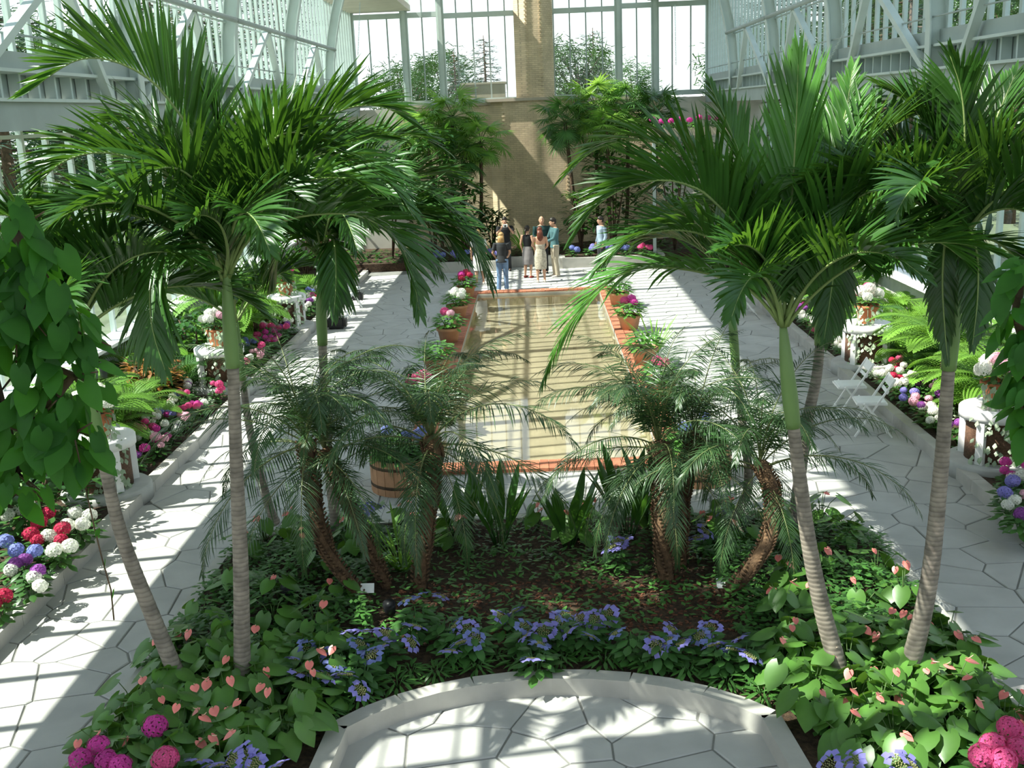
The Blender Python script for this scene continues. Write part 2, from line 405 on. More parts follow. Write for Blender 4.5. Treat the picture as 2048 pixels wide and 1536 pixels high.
def soil_patch(name, poly, z, label):
    bm = bmesh.new(); vs = [bm.verts.new((p[0], p[1], z)) for p in poly]; f = bm.faces.new(vs)
    bmesh.ops.triangulate(bm, faces=[f]); me = bpy.data.meshes.new(name); bm.to_mesh(me); bm.free(); me.materials.append(M['soil'])
    for p in me.polygons:
        if p.normal.z < 0: p.flip()
    o = link(name, me); o['kind'] = 'structure'; return o
soil_patch('ground_island', [p[:2] for p in outline] + [p[:2] for p in rear], .10, '')
for nm, x0, x1 in (('ground_left', -8.2, -5.6), ('ground_right', 5.6, 8.2)):
    m = MB(); m.box(((x0 + x1) / 2, 21, 0), (x1 - x0, 36, .26)); struct(nm, m, M['soil'])
m = MB(); m.box((0, 37.2, .1), (16, 4.2, .3)); m.box((-2.5, 34.8, .1), (3.1, .8, .3)); m.box((2.4, 34.8, .1), (3.1, .8, .3)); struct('ground_back', m, M['soil'])
curb_line('trim_5', [(-4.0, 36, 0), (-4.0, 34.35, 0), (-.95, 34.35, 0), (-.95, 35.1, 0), (.8, 35.1, 0), (.8, 34.35, 0), (4.0, 34.35, 0), (4.0, 36, 0)], .2, .32, 'grey concrete planter wall at the foot of the brick wall', .3)
chips = MB()
for k in range(900):
    x, y = rnd.uniform(-1.6, 1.8), rnd.uniform(9.3, 10.6)
    a = rnd.uniform(0, PI); L = rnd.uniform(.02, .05)
    chips.box((x, y, .105), (L, L * .4, .01), Matrix.Rotation(a, 3, 'Z') @ Matrix.Rotation(rnd.uniform(-.4, .4), 3, 'X'))
tag(chips.build('bark_mulch', M['chip'], smooth=False), 'reddish bark chips strewn on the soil under the date palms', 'mulch', kind='stuff')

# ---- pool with brick coping
pool = thing('trim_6', (0, 0, 0), 'long narrow reflecting pool edged with red brick', 'pool'); pool['kind'] = 'structure'
m = MB(); x, y0, y1 = 1.7, 14.8, 29.7
m.add([(-x, y0, -.32), (x, y0, -.32), (x, y1, -.32), (-x, y1, -.32)], [(0, 1, 2, 3)])
m.add([(-x, y0, -.32), (-x, y1, -.32), (-x, y1, .03), (-x, y0, .03)], [(0, 1, 2, 3)])
m.add([(x, y0, -.32), (x, y1, -.32), (x, y1, .03), (x, y0, .03)], [(0, 1, 2, 3)])
m.add([(-x, y1, -.32), (x, y1, -.32), (x, y1, .03), (-x, y1, .03)], [(0, 1, 2, 3)])
m.add([(-x, y0, -.32), (x, y0, -.32), (x, y0, .03), (-x, y0, .03)], [(0, 1, 2, 3)])
m.build('basin', M['poolfloor'], pool, smooth=False)
mt, N, L, P = _mat('pool_water'); N.remove(P)
t = N.new('ShaderNodeBsdfTransparent'); t.inputs[0].default_value = (.93, .91, .83, 1); g = N.new('ShaderNodeBsdfGlossy'); g.inputs['Roughness'].default_value = .03
frn = N.new('ShaderNodeFresnel'); frn.inputs[0].default_value = 1.6
nz = N.new('ShaderNodeTexNoise'); nz.inputs['Scale'].default_value = 1.5; tcn = N.new('ShaderNodeTexCoord'); L.new(tcn.outputs['Object'], nz.inputs['Vector'])
bp = N.new('ShaderNodeBump'); bp.inputs['Strength'].default_value = .03; bp.inputs['Distance'].default_value = .02; L.new(nz.outputs[0], bp.inputs['Height'])
L.new(bp.outputs[0], g.inputs['Normal']); L.new(bp.outputs[0], frn.inputs['Normal'])
mx = N.new('ShaderNodeMixShader'); L.new(frn.outputs[0], mx.inputs[0]); L.new(t.outputs[0], mx.inputs[1]); L.new(g.outputs[0], mx.inputs[2]); L.new(mx.outputs[0], N['Material Output'].inputs[0])
m = MB(); m.add([(-x, y0, -.03), (x, y0, -.03), (x, y1, -.03), (-x, y1, -.03)], [(0, 1, 2, 3)]); m.build('water', mt, pool, smooth=False)
bm_ = MB(); bm_.box((0, 0, 0), (.188, .123, .10)); bme = bm_.mesh('brick', M['brick_red'], False)
bm2 = MB(); bm2.box((0, 0, 0), (.123, .188, .10)); bme2 = bm2.mesh('brick_across', M['brick_red'], False)
brs = []
for s in (-1, 1):
    for r in range(2):
        for k in range(118):
            brs.append((bme, (s * (1.80 + r * .2), y0 - .0 + .066 + k * .1265, .0)))
for e in (y0 - .1, y0 - .3, y1 + .1, y1 + .3):
    for k in range(33): brs.append((bme2, (-2.08 + k * .13, e, .0)))
brs.sort(key=lambda b: (b[1][1] - 5) + (3 if b[1][0] > 0 else 0))
rest = MB()
for k, (me, p) in enumerate(brs):
    p = (p[0], p[1], p[2] + rnd.uniform(-.003, .003) + .012)
    if k < 295: link('brick', me, pool, p)
    else: rest.box(p, (.188, .123, .10) if me is bme else (.123, .188, .10))
rest.build('brick_edging', M['brick_red'], pool, smooth=False)['kind'] = 'stuff'
m = MB()
for s in (-1, 1): m.box((s * 1.9, (y0 + y1) / 2, -.03), (.4, y1 - y0, .08))
for yy in (y0 - .2, y1 + .2): m.box((0, yy, -.03), (4.2, .4, .08))
m.build('mortar_bed', M['curb'], pool, smooth=False)

# ---- back wall, pier and end glazing
wb = thing('wall_back', (0, 0, 0), None, None); wb['kind'] = 'structure'
m = MB(); m.box((0, 39.25, 2.6), (9.2, .3, 5.2)); m.build('wall_face', M['brick_tan'], wb, smooth=False)
m = MB(); m.box((0, 39.25, 5.24), (9.3, .42, .1)); m.build('coping', M['tan_stone'], wb, smooth=False)
def pier(x0, x1, yf, yb, sp_, z0, z1, nm):
    m = MB(); pl = [(x0 - sp_, yb), (x0, yf), (x1, yf), (x1 + sp_, yb)]
    b = len(m.v)
    for z in (z0, z1):
        for p in pl: m.v.append((p[0], p[1], z))
    for j in range(4): m.face((b + j, b + (j + 1) % 4, b + 4 + (j + 1) % 4, b + 4 + j))
    m.face((b + 4, b + 5, b + 6, b + 7)); m.face((b + 3, b + 2, b + 1, b)); m.build(nm, M['brick_tan'], wb, smooth=False)
    t = MB(); k = int((z1 - z0) / .136)
    for xx in (x0, x1):
        for i in range(k): t.box((xx, yf - .012, z0 + .034 + i * .136), (.10, .05, .066))
    t.build(nm + '_brick_teeth', M['brick_tan'], wb, smooth=False)['kind'] = 'stuff'
pL = at(1011, 350, 38.6).x; pR = at(1136, 350, 38.6).x
pier(pL, pR, 38.6, 39.15, .55, 0, 5.3, 'lower_pier')
m = MB(); m.box(((pL + pR) / 2, 38.85, 5.34), (pR - pL + 1.2, .7, .1)); m.build('pier_coping', M['tan_stone'], wb, smooth=False)
uL = at(1053, 100, 38.8).x; uR = at(1083, 100, 38.8).x
pier(uL, uR, 38.8, 39.35, .42, 5.39, 10.1, 'upper_pier')

def window(name): o = thing(name, (0, 0, 0), None, None); o['kind'] = 'structure'; return o
we = window('window_5')
YE = 39.5
for xx in (-6.3, -4.4, -3.12, 3.12, 4.4, 6.3):
    zt = 8.5 if abs(xx) > 4.3 else 10.1
    m = MB(); m.box((xx, YE, zt / 2), (.26, .2, zt)); m.box((xx, YE - .13, zt / 2), (.13, .08, zt)); m.build('column', M['frame'], we, smooth=False)
for z, xa, xb in ((8.28, -3.12, 3.12), (5.36, -6.3, 6.3), (8.35, -6.3, -3.12), (8.35, 3.12, 6.3), (10.0, -4.4, 4.4)):
    m = MB(); m.box(((xa + xb) / 2, YE - .01, z), (xb - xa, .16, .17)); m.build('transom', M['frame'], we, smooth=False)
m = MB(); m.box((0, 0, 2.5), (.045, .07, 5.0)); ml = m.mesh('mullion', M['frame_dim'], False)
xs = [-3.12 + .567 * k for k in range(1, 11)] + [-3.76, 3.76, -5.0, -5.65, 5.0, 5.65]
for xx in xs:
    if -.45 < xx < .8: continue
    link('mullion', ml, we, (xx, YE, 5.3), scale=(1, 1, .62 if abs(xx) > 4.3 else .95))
edges = sorted(xs + [-6.3, -4.4, -3.12, 3.12, 4.4, 6.3])
for a, b in zip(edges, edges[1:]):
    zt = 8.3 if (a + b) / 2 < -4.3 or (a + b) / 2 > 4.3 else 9.95
    m = MB(); m.box(((a + b) / 2, YE, (5.4 + zt) / 2), (b - a - .02, .008, zt - 5.4)); m.build('pane', M['glass'], we, smooth=False)
# lower end walls at the sides of the brick wall
m = MB()
for s in (-1, 1): m.box((s * 6.4, 39.4, 2.6), (3.8, .2, 5.2))
struct('wall_back_side', m, M['roof'])
m = MB(); m.box((-1.78, 41.2, 5.0), (1.62, 1.4, 1.9)); cap = MB()
tb = thing('chimney_block', (0, 0, 0), 'low tan stone block standing outside behind the brick wall', 'masonry block')
m.build('block', M['tan_stone'], tb, smooth=False); m = MB(); m.box((-1.78, 41.2, 5.98), (1.72, 1.5, .07)); m.build('cap', M['tan_stone'], tb, smooth=False)
m = MB(); m.box((-1.78, 41.2, 2.0), (1.62, 1.4, 4.1)); m.build('plinth', M['tan_stone'], tb, smooth=False)

# ---- stepped glass sides
def side(s, wn_up, wn_low, word):
    XU, XL = s * 6.3, s * 8.2
    w = window(wn_up)
    m = MB(); m.box((0, 0, 3.75), (.06, .05, 7.5)); m.box((.035 * -s, 0, 3.75), (.016, .085, 7.5)); mlong = m.mesh('mullion', M['frame'], False)
    m = MB(); m.box((0, 0, 3.7), (.006, .44, 7.4)); plong = m.mesh('pane', M['glass'], False)
    k = 0; y = 3.0
    while y < 39.3:
        sc = 1.0 if y < 34.4 else .36
        link('mullion', mlong, w, (XU, y, 5.9), scale=(1, 1, sc)); link('pane', plong, w, (XU, y + .25, 5.95), scale=(1, 1, sc)); y += .5
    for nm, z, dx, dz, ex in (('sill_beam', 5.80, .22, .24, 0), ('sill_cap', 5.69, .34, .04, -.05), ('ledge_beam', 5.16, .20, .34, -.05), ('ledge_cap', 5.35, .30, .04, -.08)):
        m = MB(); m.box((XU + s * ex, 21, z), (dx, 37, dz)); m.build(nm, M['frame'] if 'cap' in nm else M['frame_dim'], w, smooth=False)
    m = MB()
    for i in range(74): m.box((XU + s * .02, 3 + i * .5, 5.5), (.14, .05, .34))
    m.build('vent_bracket', M['frame'], w, smooth=False)['kind'] = 'stuff'
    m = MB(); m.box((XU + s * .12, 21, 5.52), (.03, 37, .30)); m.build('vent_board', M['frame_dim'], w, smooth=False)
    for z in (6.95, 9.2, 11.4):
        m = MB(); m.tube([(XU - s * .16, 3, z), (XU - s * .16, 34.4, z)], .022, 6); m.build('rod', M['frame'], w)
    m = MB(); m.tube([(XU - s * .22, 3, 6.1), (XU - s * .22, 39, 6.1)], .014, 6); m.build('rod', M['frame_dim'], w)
    # curved ribs, chevron braces and the purlin pipe
    for i, yr in enumerate((5.9, 11.5, 17.1, 22.7, 28.3, 33.9)):
        m = MB(); zs = [5.3 + 8.1 * q / 12 for q in range(13)]
        C = [Vector((s * (6.16 - .06 * (max(0, a - 5.6)) ** 2), yr, a)) for a in zs]
        for (e, wy, wn_) in ((0, .035, .26), (-.13, .20, .025), (.13, .20, .025)):
            b0 = len(m.v)
            for q, c in enumerate(C):
                t = (C[min(q + 1, 12)] - C[max(q - 1, 0)]).normalized(); nn = Vector((t.z, 0, -t.x))
                for dy_, dn in ((-1, -1), (1, -1), (1, 1), (-1, 1)): m.v.append(tuple(c + nn * (e + dn * wn_ / 2) + Vector((0, dy_ * wy / 2, 0))))
            for q in range(12):
                for j in range(4): m.face((b0 + 4 * q + j, b0 + 4 * q + (j + 1) % 4, b0 + 4 * q + 4 + (j + 1) % 4, b0 + 4 * q + 4 + j))
            m.face((b0 + 3, b0 + 2, b0 + 1, b0)); m.face((b0 + 48, b0 + 49, b0 + 50, b0 + 51))
        m.build('rib', M['frame'], w, smooth=False)
        if i < 5:
            ap = Vector((s * 6.02, yr + 3.0, 6.98))
            for e in (-1, 1):
                m = MB(); m.bar(ap, (s * 6.08, yr + (4.4 if e > 0 else .15), 5.35), .10, .13, (1, 0, 0)); m.build('brace', M['frame'], w, smooth=False)
            m = MB(); m.tube([(s * 5.92, yr - .05, 6.98), (s * 5.92, yr + 2.8, 6.98), (s * 5.92, yr + 5.6, 6.98)], .055, 8); m.build('purlin_pipe', M['frame_dim'], w)
    # low aisle: flat roof and outer glass wall
    m = MB(); m.box((s * 7.3, 21, 5.22), (2.1, 37, .14)); struct('roof_aisle_' + word, m, M['roof'])
    w2 = window(wn_low)
    m = MB(); m.box((XL, 21, .55), (.2, 37, 1.1)); m.build('low_wall', M['concrete'], w2, smooth=False)
    m = MB(); m.box((XL - s * .22, 21, 1.14), (.5, 37, .06)); m.build('sill', M['white'], w2, smooth=False)
    m = MB(); m.box((0, 0, 2), (.09, .09, 4.0)); pm = m.mesh('post', M['frame'], False)
    m = MB(); m.box((0, 0, 1.95), (.006, .86, 3.9)); gm = m.mesh('pane', M['glass'], False)
    y = 3.0
    while y < 39.3:
        link('post', pm, w2, (XL, y, 1.15)); link('pane', gm, w2, (XL, y + .45, 1.18)); y += .9
    for z in (1.9, 3.3, 4.9):
        m = MB(); m.box((XL - s * .02, 21, z), (.06, 37, .06)); m.build('rail', M['frame'], w2, smooth=False)
side(-1, 'window_1', 'window_3', 'left'); side(1, 'window_2', 'window_4', 'right')

# ---- upper roofs (above the picture; their steps give the light its bands); both end bays are lower
m = MB()
Y0, Y1 = 6.6, 34.6
for s in (-1, 1): m.box((s * 5.4, (Y0 + Y1) / 2, 13.5), (1.9, Y1 - Y0, .2))
m.box((0, (Y0 + Y1) / 2, 17.6), (9.2, Y1 - Y0, .2))
for ya, yb in ((-2.6, Y0), (Y1, 39.6)):
    yc = (ya + yb) / 2
    for s in (-1, 1): m.box((s * 5.25, yc, 8.6), (2.2, yb - ya, .2)); m.box((s * 3.15, yc, 10.2), (2.2, yb - ya, .2))
    m.box((0, yc, 13.0), (4.3, yb - ya, .2))
struct('roof', m, M['roof'])
m = MB()
for s in (-1, 1):
    for k in range(56): m.box((s * 4.5, Y0 + .2 + k * .5, 15.55), (.08, .05, 3.9))
    for ya in (-2.4, Y1 + .2):
        for k in range(10): m.box((s * 4.2, ya + k * .5, 9.4), (.08, .05, 1.5)); m.box((s * 2.1, ya + k * .5, 11.6), (.08, .05, 2.7))
struct('trim_7', m, M['frame'])
m = MB()
for yy in (Y0, Y1): m.box((0, yy, 15.3), (9.0, .12, 4.5))
struct('wall_gable', m, M['roof'])
m = MB(); m.box((0, -2.5, 1.5), (16.6, .3, 3.4)); struct('wall_front', m, M['brick_tan'])
wf = window('window_6')
for k in range(26):
    m = MB(); m.box((-6.25 + .5 * k, -2.5, 8.3), (.06, .13, 10.2)); m.build('mullion', M['frame'], wf, smooth=False)
for k in range(25):
    m = MB(); m.box((-6.0 + .5 * k, -2.5, 8.3), (.43, .008, 10.1)); m.build('pane', M['glass'], wf, smooth=False)
m = MB(); m.box((0, 40, -.25), (300, 300, .3)); g_ = struct('ground', m, M['grass'])
g_.location.z = -.4
# ================================================================== PALMS
def catmull(pts, n):
    P = [Vector(p) for p in pts]; P = [P[0] * 2 - P[1]] + P + [P[-1] * 2 - P[-2]]
    out = []; k = len(P) - 3
    for i in range(n + 1):
        x = i / n * k; j = min(int(x), k - 1); t = x - j
        a, b, c, d = P[j], P[j + 1], P[j + 2], P[j + 3]
        out.append(.5 * ((2 * b) + (c - a) * t + (2 * a - 5 * b + 4 * c - d) * t * t + (3 * b - a - 3 * c + d) * t ** 3))
    return out
def arch(base, az, e0, L, bend, n=9, power=1.3):
    p = Vector(base); out = [p.copy()]
    for i in range(n):
        e = math.radians(e0 - bend * ((i + .5) / n) ** power)
        p = p + Vector((math.cos(az) * math.cos(e), math.sin(az) * math.cos(e), math.sin(e))) * (L / n); out.append(p.copy())
    return out
def frond(name, pts, root, off, mats, L=.62, wd=.046, n=60, s0=.16, v=(62, 25), a=(62, 22), droop=(.25, .7), rows=4, rr=.016, seed=None):
    r = random.Random(seed if seed is not None else rnd.random())
    P = catmull(pts, 40); K = len(P) - 1
    rm = MB(); rm.tube([P[i] for i in range(0, K + 1, 2)], [rr * (1 - .86 * i / K) * (1.6 if i == 0 else 1) for i in range(0, K + 1, 2)], 6)
    f = rm.build(name, mats[1], root, off=off)
    lm = MB()
    cum = [0]
    for i in range(K): cum.append(cum[-1] + (P[i + 1] - P[i]).length)
    tot = cum[-1]; S_prev = None
    T0 = (P[1] - P[0])
    for k in range(n):
        u = k / (n - 1); s = (s0 + (1 - s0) * u) * tot
        i = 0
        while i < K - 1 and cum[i + 1] < s: i += 1
        q = P[i].lerp(P[i + 1], (s - cum[i]) / max(1e-6, cum[i + 1] - cum[i]))
        T = (P[min(i + 1, K)] - P[max(i - 1, 0)]).normalized()
        S = T.cross(Vector((0, 0, 1)))
        if S.length < .2 and S_prev is not None: S = S_prev
        elif S.length < .05: S = T.cross(Vector((0, 1, 0)))
        S.normalize()
        if S_prev is not None and S.dot(S_prev) < 0: S = -S
        S_prev = S; N_ = S.cross(T).normalized()
        if N_.z < 0 and False: N_ = -N_
        ln = L * (.55 + .45 * math.sin(PI * min(1, (u + .12) * .95))) * (1 - .55 * max(0, u - .62) / .38)
        ang = math.radians(a[0] + (a[1] - a[0]) * u); vv = math.radians(v[0] + (v[1] - v[0]) * u)
        for sd in (-1, 1):
            vj = vv + r.uniform(-.22, .22); aj = ang + r.uniform(-.1, .1)
            d = T * math.cos(aj) + (S * (sd * math.cos(vj)) + N_ * math.sin(vj)) * math.sin(aj)
            lm.leaf(q, d, T.cross(d).cross(d) * -1 if False else T, ln * r.uniform(.86, 1.08), wd * (1 - .35 * u), rows, r.uniform(*droop), .3, .35)
    g = lm.build('leaflets', mats[0], f, off=off); g['kind'] = 'stuff'
    return f
PM = (M['palm_leaf'], M['palm_rachis']); PMB = (M['palm_leaf_b'], M['palm_rachis'])
def trunk_part(root, off, pts, r0, r1, mat, n=12, rings=True):
    P = catmull(pts, 60); m = MB(); rad = []
    for i in range(61):
        u = i / 60; r = r0 + (r1 - r0) * u + .35 * r0 * max(0, 1 - u * 14) 
        rad.append(r * (1 + (.02 if i % 2 else -.012) * rings))
    m.tube(P, rad, n); return m.build('trunk', mat, root, off=off)
def palm(label, base, knots, shaft, r0, r1, fronds, radial, group=None, mats=PM, seed=1):
    """knots: trunk points above the base; shaft: points of the green crownshaft; fronds: rachis curves"""
    root = thing('christmas_palm', base, label, 'palm tree', group)
    trunk_part(root, base, [base] + knots, r0, r1, M['trunk'])
    P = catmull([knots[-1]] + shaft, 14); m = MB()
    m.tube(P, [r1 * (1.32 - .55 * abs(i / 14 - .25) - .35 * (i / 14) ** 3) for i in range(15)], 12); m.build('crownshaft', M['crownshaft'], root, off=base)
    top = shaft[-1]
    for k, (pts, kw) in enumerate(fronds):
        kw = dict(kw); mt_ = kw.pop('mats', mats); frond('frond', pts, root, base, mt_, seed=seed * 100 + k, **kw)
    r = random.Random(seed)
    for (az, e0, L, bend) in radial:
        d = Vector((math.cos(az), math.sin(az), 0)) * .03
        frond('frond', arch(Vector(top) + d, az, e0, L, bend), root, base, mats, L=.52 * L / 1.9 + .06, seed=r.random())
    return root
def px(Y0, Y1, *uv):
    n = len(uv); return [at(u, v, Y0 + (Y1 - Y0) * i / max(1, n - 1)) for i, (u, v) in enumerate(uv)]

# left front palm (upright)
b = gnd(485, 1400, .08)
palm('tall ringed palm with straight upright trunk at the left front of the island', b,
     px(8.5, 8.6, (482, 1150), (474, 960), (466, 735)), px(8.6, 8.6, (458, 640), (452, 540)), .078, .049, [
    (px(8.6, 8.3, (448, 545), (432, 430), (395, 290), (342, 205), (297, 157), (239, 126), (191, 116), (150, 122), (110, 145), (62, 180)), dict(L=.78, v=(70, 40), n=64, a=(55, 20), droop=(-.1, .3))),
    (px(8.6, 8.0, (446, 545), (415, 440), (350, 360), (280, 322), (200, 305), (130, 322), (80, 365), (50, 420)), dict(L=.66, v=(62, 25), a=(58, 22))),
    (px(8.6, 7.7, (446, 550), (430, 470), (405, 385), (370, 345), (330, 335), (290, 355), (265, 410)), dict(L=.62, v=(66, 35))),
    (px(8.6, 7.9, (446, 560), (425, 515), (390, 490), (350, 487), (315, 515), (300, 580), (305, 660), (330, 740)), dict(L=.58, v=(10, -25), a=(60, 25), droop=(.5, 1.1))),
    (px(8.6, 8.0, (456, 555), (500, 475), (570, 441), (640, 428), (720, 432), (785, 470), (822, 540), (838, 620)), dict(L=.60, v=(60, 15), n=64, droop=(.2, .8))),
    (px(8.6, 8.7, (456, 545), (505, 400), (565, 310), (630, 250), (700, 215), (770, 215), (830, 250)), dict(L=.70, v=(62, 35), a=(55, 20))),
    (px(8.6, 8.2, (454, 545), (480, 430), (540, 350), (620, 310), (700, 320), (770, 360), (830, 430)), dict(L=.62, v=(55, 20))),
    (px(8.6, 8.8, (450, 540), (450, 420), (440, 310), (425, 220), (405, 150)), dict(L=.52, v=(35, 20), a=(38, 14), droop=(-.1, .2))),
    (px(8.6, 9.6, (452, 540), (465, 420), (500, 300), (545, 215), (600, 175)), dict(L=.62, v=(45, 25), a=(45, 18))),
    (px(8.6, 10.2, (450, 540), (430, 430), (370, 350), (300, 330), (220, 360)), dict(L=.6, v=(45, 20))),
    (px(8.6, 7.4, (450, 555), (455, 500), (440, 450), (405, 430), (370, 450)), dict(L=.5, v=(60, 40))),
    (px(8.6, 9.6, (454, 550), (520, 440), (610, 390), (690, 400), (740, 450)), dict(L=.6, v=(45, 10))),
    (px(8.6, 9.4, (448, 550), (380, 450), (300, 430), (220, 470), (180, 540)), dict(L=.58, v=(35, 0))),
    (px(8.6, 7.9, (452, 548), (480, 460), (515, 400), (560, 380), (610, 400)), dict(L=.55, v=(66, 40))),
    (px(8.6, 9.0, (450, 545), (400, 380), (330, 270), (260, 240), (180, 260)), dict(L=.6, v=(55, 30))),
    (px(8.6, 8.4, (452, 545), (500, 360), (560, 270), (640, 280), (720, 330)), dict(L=.6, v=(60, 30))),
], [(a, e, L_, bd) for a, e, L_, bd in ((-2.1, 55, 1.8, 85), (-1.1, 50, 1.8, 90), (-.5, 58, 1.9, 85), (-2.7, 50, 1.8, 80), (1.2, 55, 1.8, 80), (2.2, 62, 1.8, 75), (.4, 66, 1.9, 75))], seed=3)
# left leaning palm
b = gnd(375, 1400, .08)
palm('ringed palm leaning left over the left path behind the climbing vine', b,
     px(8.5, 8.5, (300, 1220), (240, 1060), (200, 890)), px(8.5, 8.5, (172, 770), (150, 670)), .076, .046, [
    (px(8.5, 8.3, (150, 670), (170, 560), (215, 480), (280, 450)), dict(L=.55)),
    (px(8.5, 8.0, (148, 670), (120, 560), (70, 470), (10, 430), (-50, 450)), dict(L=.6)),
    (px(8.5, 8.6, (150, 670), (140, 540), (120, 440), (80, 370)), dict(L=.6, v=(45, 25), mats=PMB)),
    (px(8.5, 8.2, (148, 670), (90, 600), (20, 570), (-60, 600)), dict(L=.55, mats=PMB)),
    (px(8.5, 9.3, (150, 670), (190, 590), (250, 570), (310, 620)), dict(L=.55)),
], [(a, e, 1.7, 90) for a, e in ((2.2, 60), (1.2, 50), (3.4, 70), (.2, 40), (-1.2, 50), (-2.2, 45), (-.4, 62))], seed=5)
# second row left
b = Vector((-2.52, 12.0, .08))
palm('slender palm behind the upright left front palm with green crownshaft', b,
     px(12.0, 12.2, (655, 900), (650, 800), (645, 690)), px(12.2, 12.2, (642, 600), (645, 515)), .07, .05, [
    (px(12.2, 11.9, (648, 515), (700, 420), (780, 375), (860, 385), (920, 440), (960, 510), (985, 570)), dict(L=.78, v=(35, 0), wd=.05, n=66, droop=(.4, .9))),
    (px(12.2, 12.0, (648, 520), (690, 470), (760, 455), (830, 480), (880, 540)), dict(L=.75, v=(30, -5), wd=.05, droop=(.4, 1.0))),
    (px(12.2, 12.4, (648, 515), (680, 380), (740, 300), (820, 270), (890, 300)), dict(L=.8, v=(45, 15), wd=.05)),
    (px(12.2, 11.6, (644, 520), (630, 450), (590, 420), (545, 440), (520, 500)), dict(L=.7, wd=.05, v=(40, 10))),
    (px(12.2, 12.8, (646, 515), (640, 400), (610, 300), (560, 240)), dict(L=.75, wd=.05)),
    (px(12.2, 11.5, (648, 525), (665, 480), (670, 500), (672, 560), (668, 630)), dict(L=.5, v=(0, -20), droop=(.8, 1.4))),
    (px(12.2, 12.6, (646, 515), (670, 400), (700, 320), (720, 260)), dict(L=.7, wd=.05, v=(40, 20))),
    (px(12.2, 12.2, (642, 520), (600, 470), (560, 500), (540, 570)), dict(L=.65, wd=.05, v=(20, -10))),
    (px(12.2, 11.6, (650, 520), (720, 440), (800, 420), (880, 460), (930, 520)), dict(L=.7, wd=.05, v=(45, 10))),
], [(a, e, 2.2, 95) for a, e in ((1.0, 50), (2.2, 45), (5.4, 60), (.3, 62), (-.35, 45), (2.9, 60), (3.7, 48), (-1.2, 50), (1.6, 72), (-.8, 70))], mats=PM, seed=7)
b = gnd(548, 1045, .08)
palm('thin palm leaning back left rising from the rear left corner of the island', b,
     px(12.3, 12.5, (520, 950), (498, 850), (485, 760)), px(12.5, 12.6, (478, 700), (472, 640)), .06, .04, [], [(a, e, 1.5, 90) for a, e in ((0.3, 60), (1.3, 50), (2.2, 65), (3.2, 45), (5.0, 60))], seed=9)
# right front palm
b = gnd(1695, 1395, .08)
palm('tall ringed palm leaning left with long pale green crownshaft at right front', b,
     px(8.3, 8.35, (1650, 1240), (1620, 1100), (1600, 960), (1587, 855)), px(8.35, 8.4, (1574, 740), (1566, 650)), .082, .05, [
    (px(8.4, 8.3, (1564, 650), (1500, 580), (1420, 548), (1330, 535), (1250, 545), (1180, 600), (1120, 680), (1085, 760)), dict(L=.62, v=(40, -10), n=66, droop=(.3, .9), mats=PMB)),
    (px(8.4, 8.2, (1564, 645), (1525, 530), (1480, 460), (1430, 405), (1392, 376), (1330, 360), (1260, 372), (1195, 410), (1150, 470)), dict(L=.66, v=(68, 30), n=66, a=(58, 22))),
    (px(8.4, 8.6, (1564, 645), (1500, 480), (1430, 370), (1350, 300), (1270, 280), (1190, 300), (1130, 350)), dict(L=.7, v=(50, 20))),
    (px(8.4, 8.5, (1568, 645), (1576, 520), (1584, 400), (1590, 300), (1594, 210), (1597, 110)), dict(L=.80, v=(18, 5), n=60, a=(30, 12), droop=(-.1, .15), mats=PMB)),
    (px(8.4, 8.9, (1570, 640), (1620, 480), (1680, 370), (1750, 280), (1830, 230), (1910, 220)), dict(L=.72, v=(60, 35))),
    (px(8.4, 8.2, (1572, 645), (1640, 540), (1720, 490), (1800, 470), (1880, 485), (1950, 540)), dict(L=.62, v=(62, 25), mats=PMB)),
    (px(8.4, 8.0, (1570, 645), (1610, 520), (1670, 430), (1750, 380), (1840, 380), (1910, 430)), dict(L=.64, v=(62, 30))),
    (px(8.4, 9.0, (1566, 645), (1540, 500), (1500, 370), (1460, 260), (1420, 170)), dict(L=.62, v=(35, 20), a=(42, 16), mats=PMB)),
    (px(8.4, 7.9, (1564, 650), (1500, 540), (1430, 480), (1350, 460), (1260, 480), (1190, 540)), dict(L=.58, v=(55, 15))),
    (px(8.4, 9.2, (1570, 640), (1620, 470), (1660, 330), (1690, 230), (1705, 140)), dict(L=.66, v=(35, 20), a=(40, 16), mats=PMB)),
    (px(8.4, 7.6, (1566, 650), (1555, 580), (1530, 520), (1490, 490), (1440, 500)), dict(L=.5, v=(65, 40))),
    (px(8.4, 9.6, (1568, 645), (1630, 540), (1700, 480), (1770, 440)), dict(L=.6, v=(40, 20))),
    (px(8.4, 7.8, (1568, 648), (1600, 560), (1640, 510), (1690, 500), (1740, 530)), dict(L=.55, v=(60, 30))),
    (px(8.4, 9.4, (1566, 645), (1520, 480), (1450, 380), (1370, 350), (1290, 380)), dict(L=.6, v=(45, 15))),
], [(a, e, 1.8, b_) for a, e, b_ in ((-2.0, 50, 85), (-1.2, 58, 85), (-.4, 55, 80), (1.3, 62, 70), (2.1, 55, 75))], seed=11)
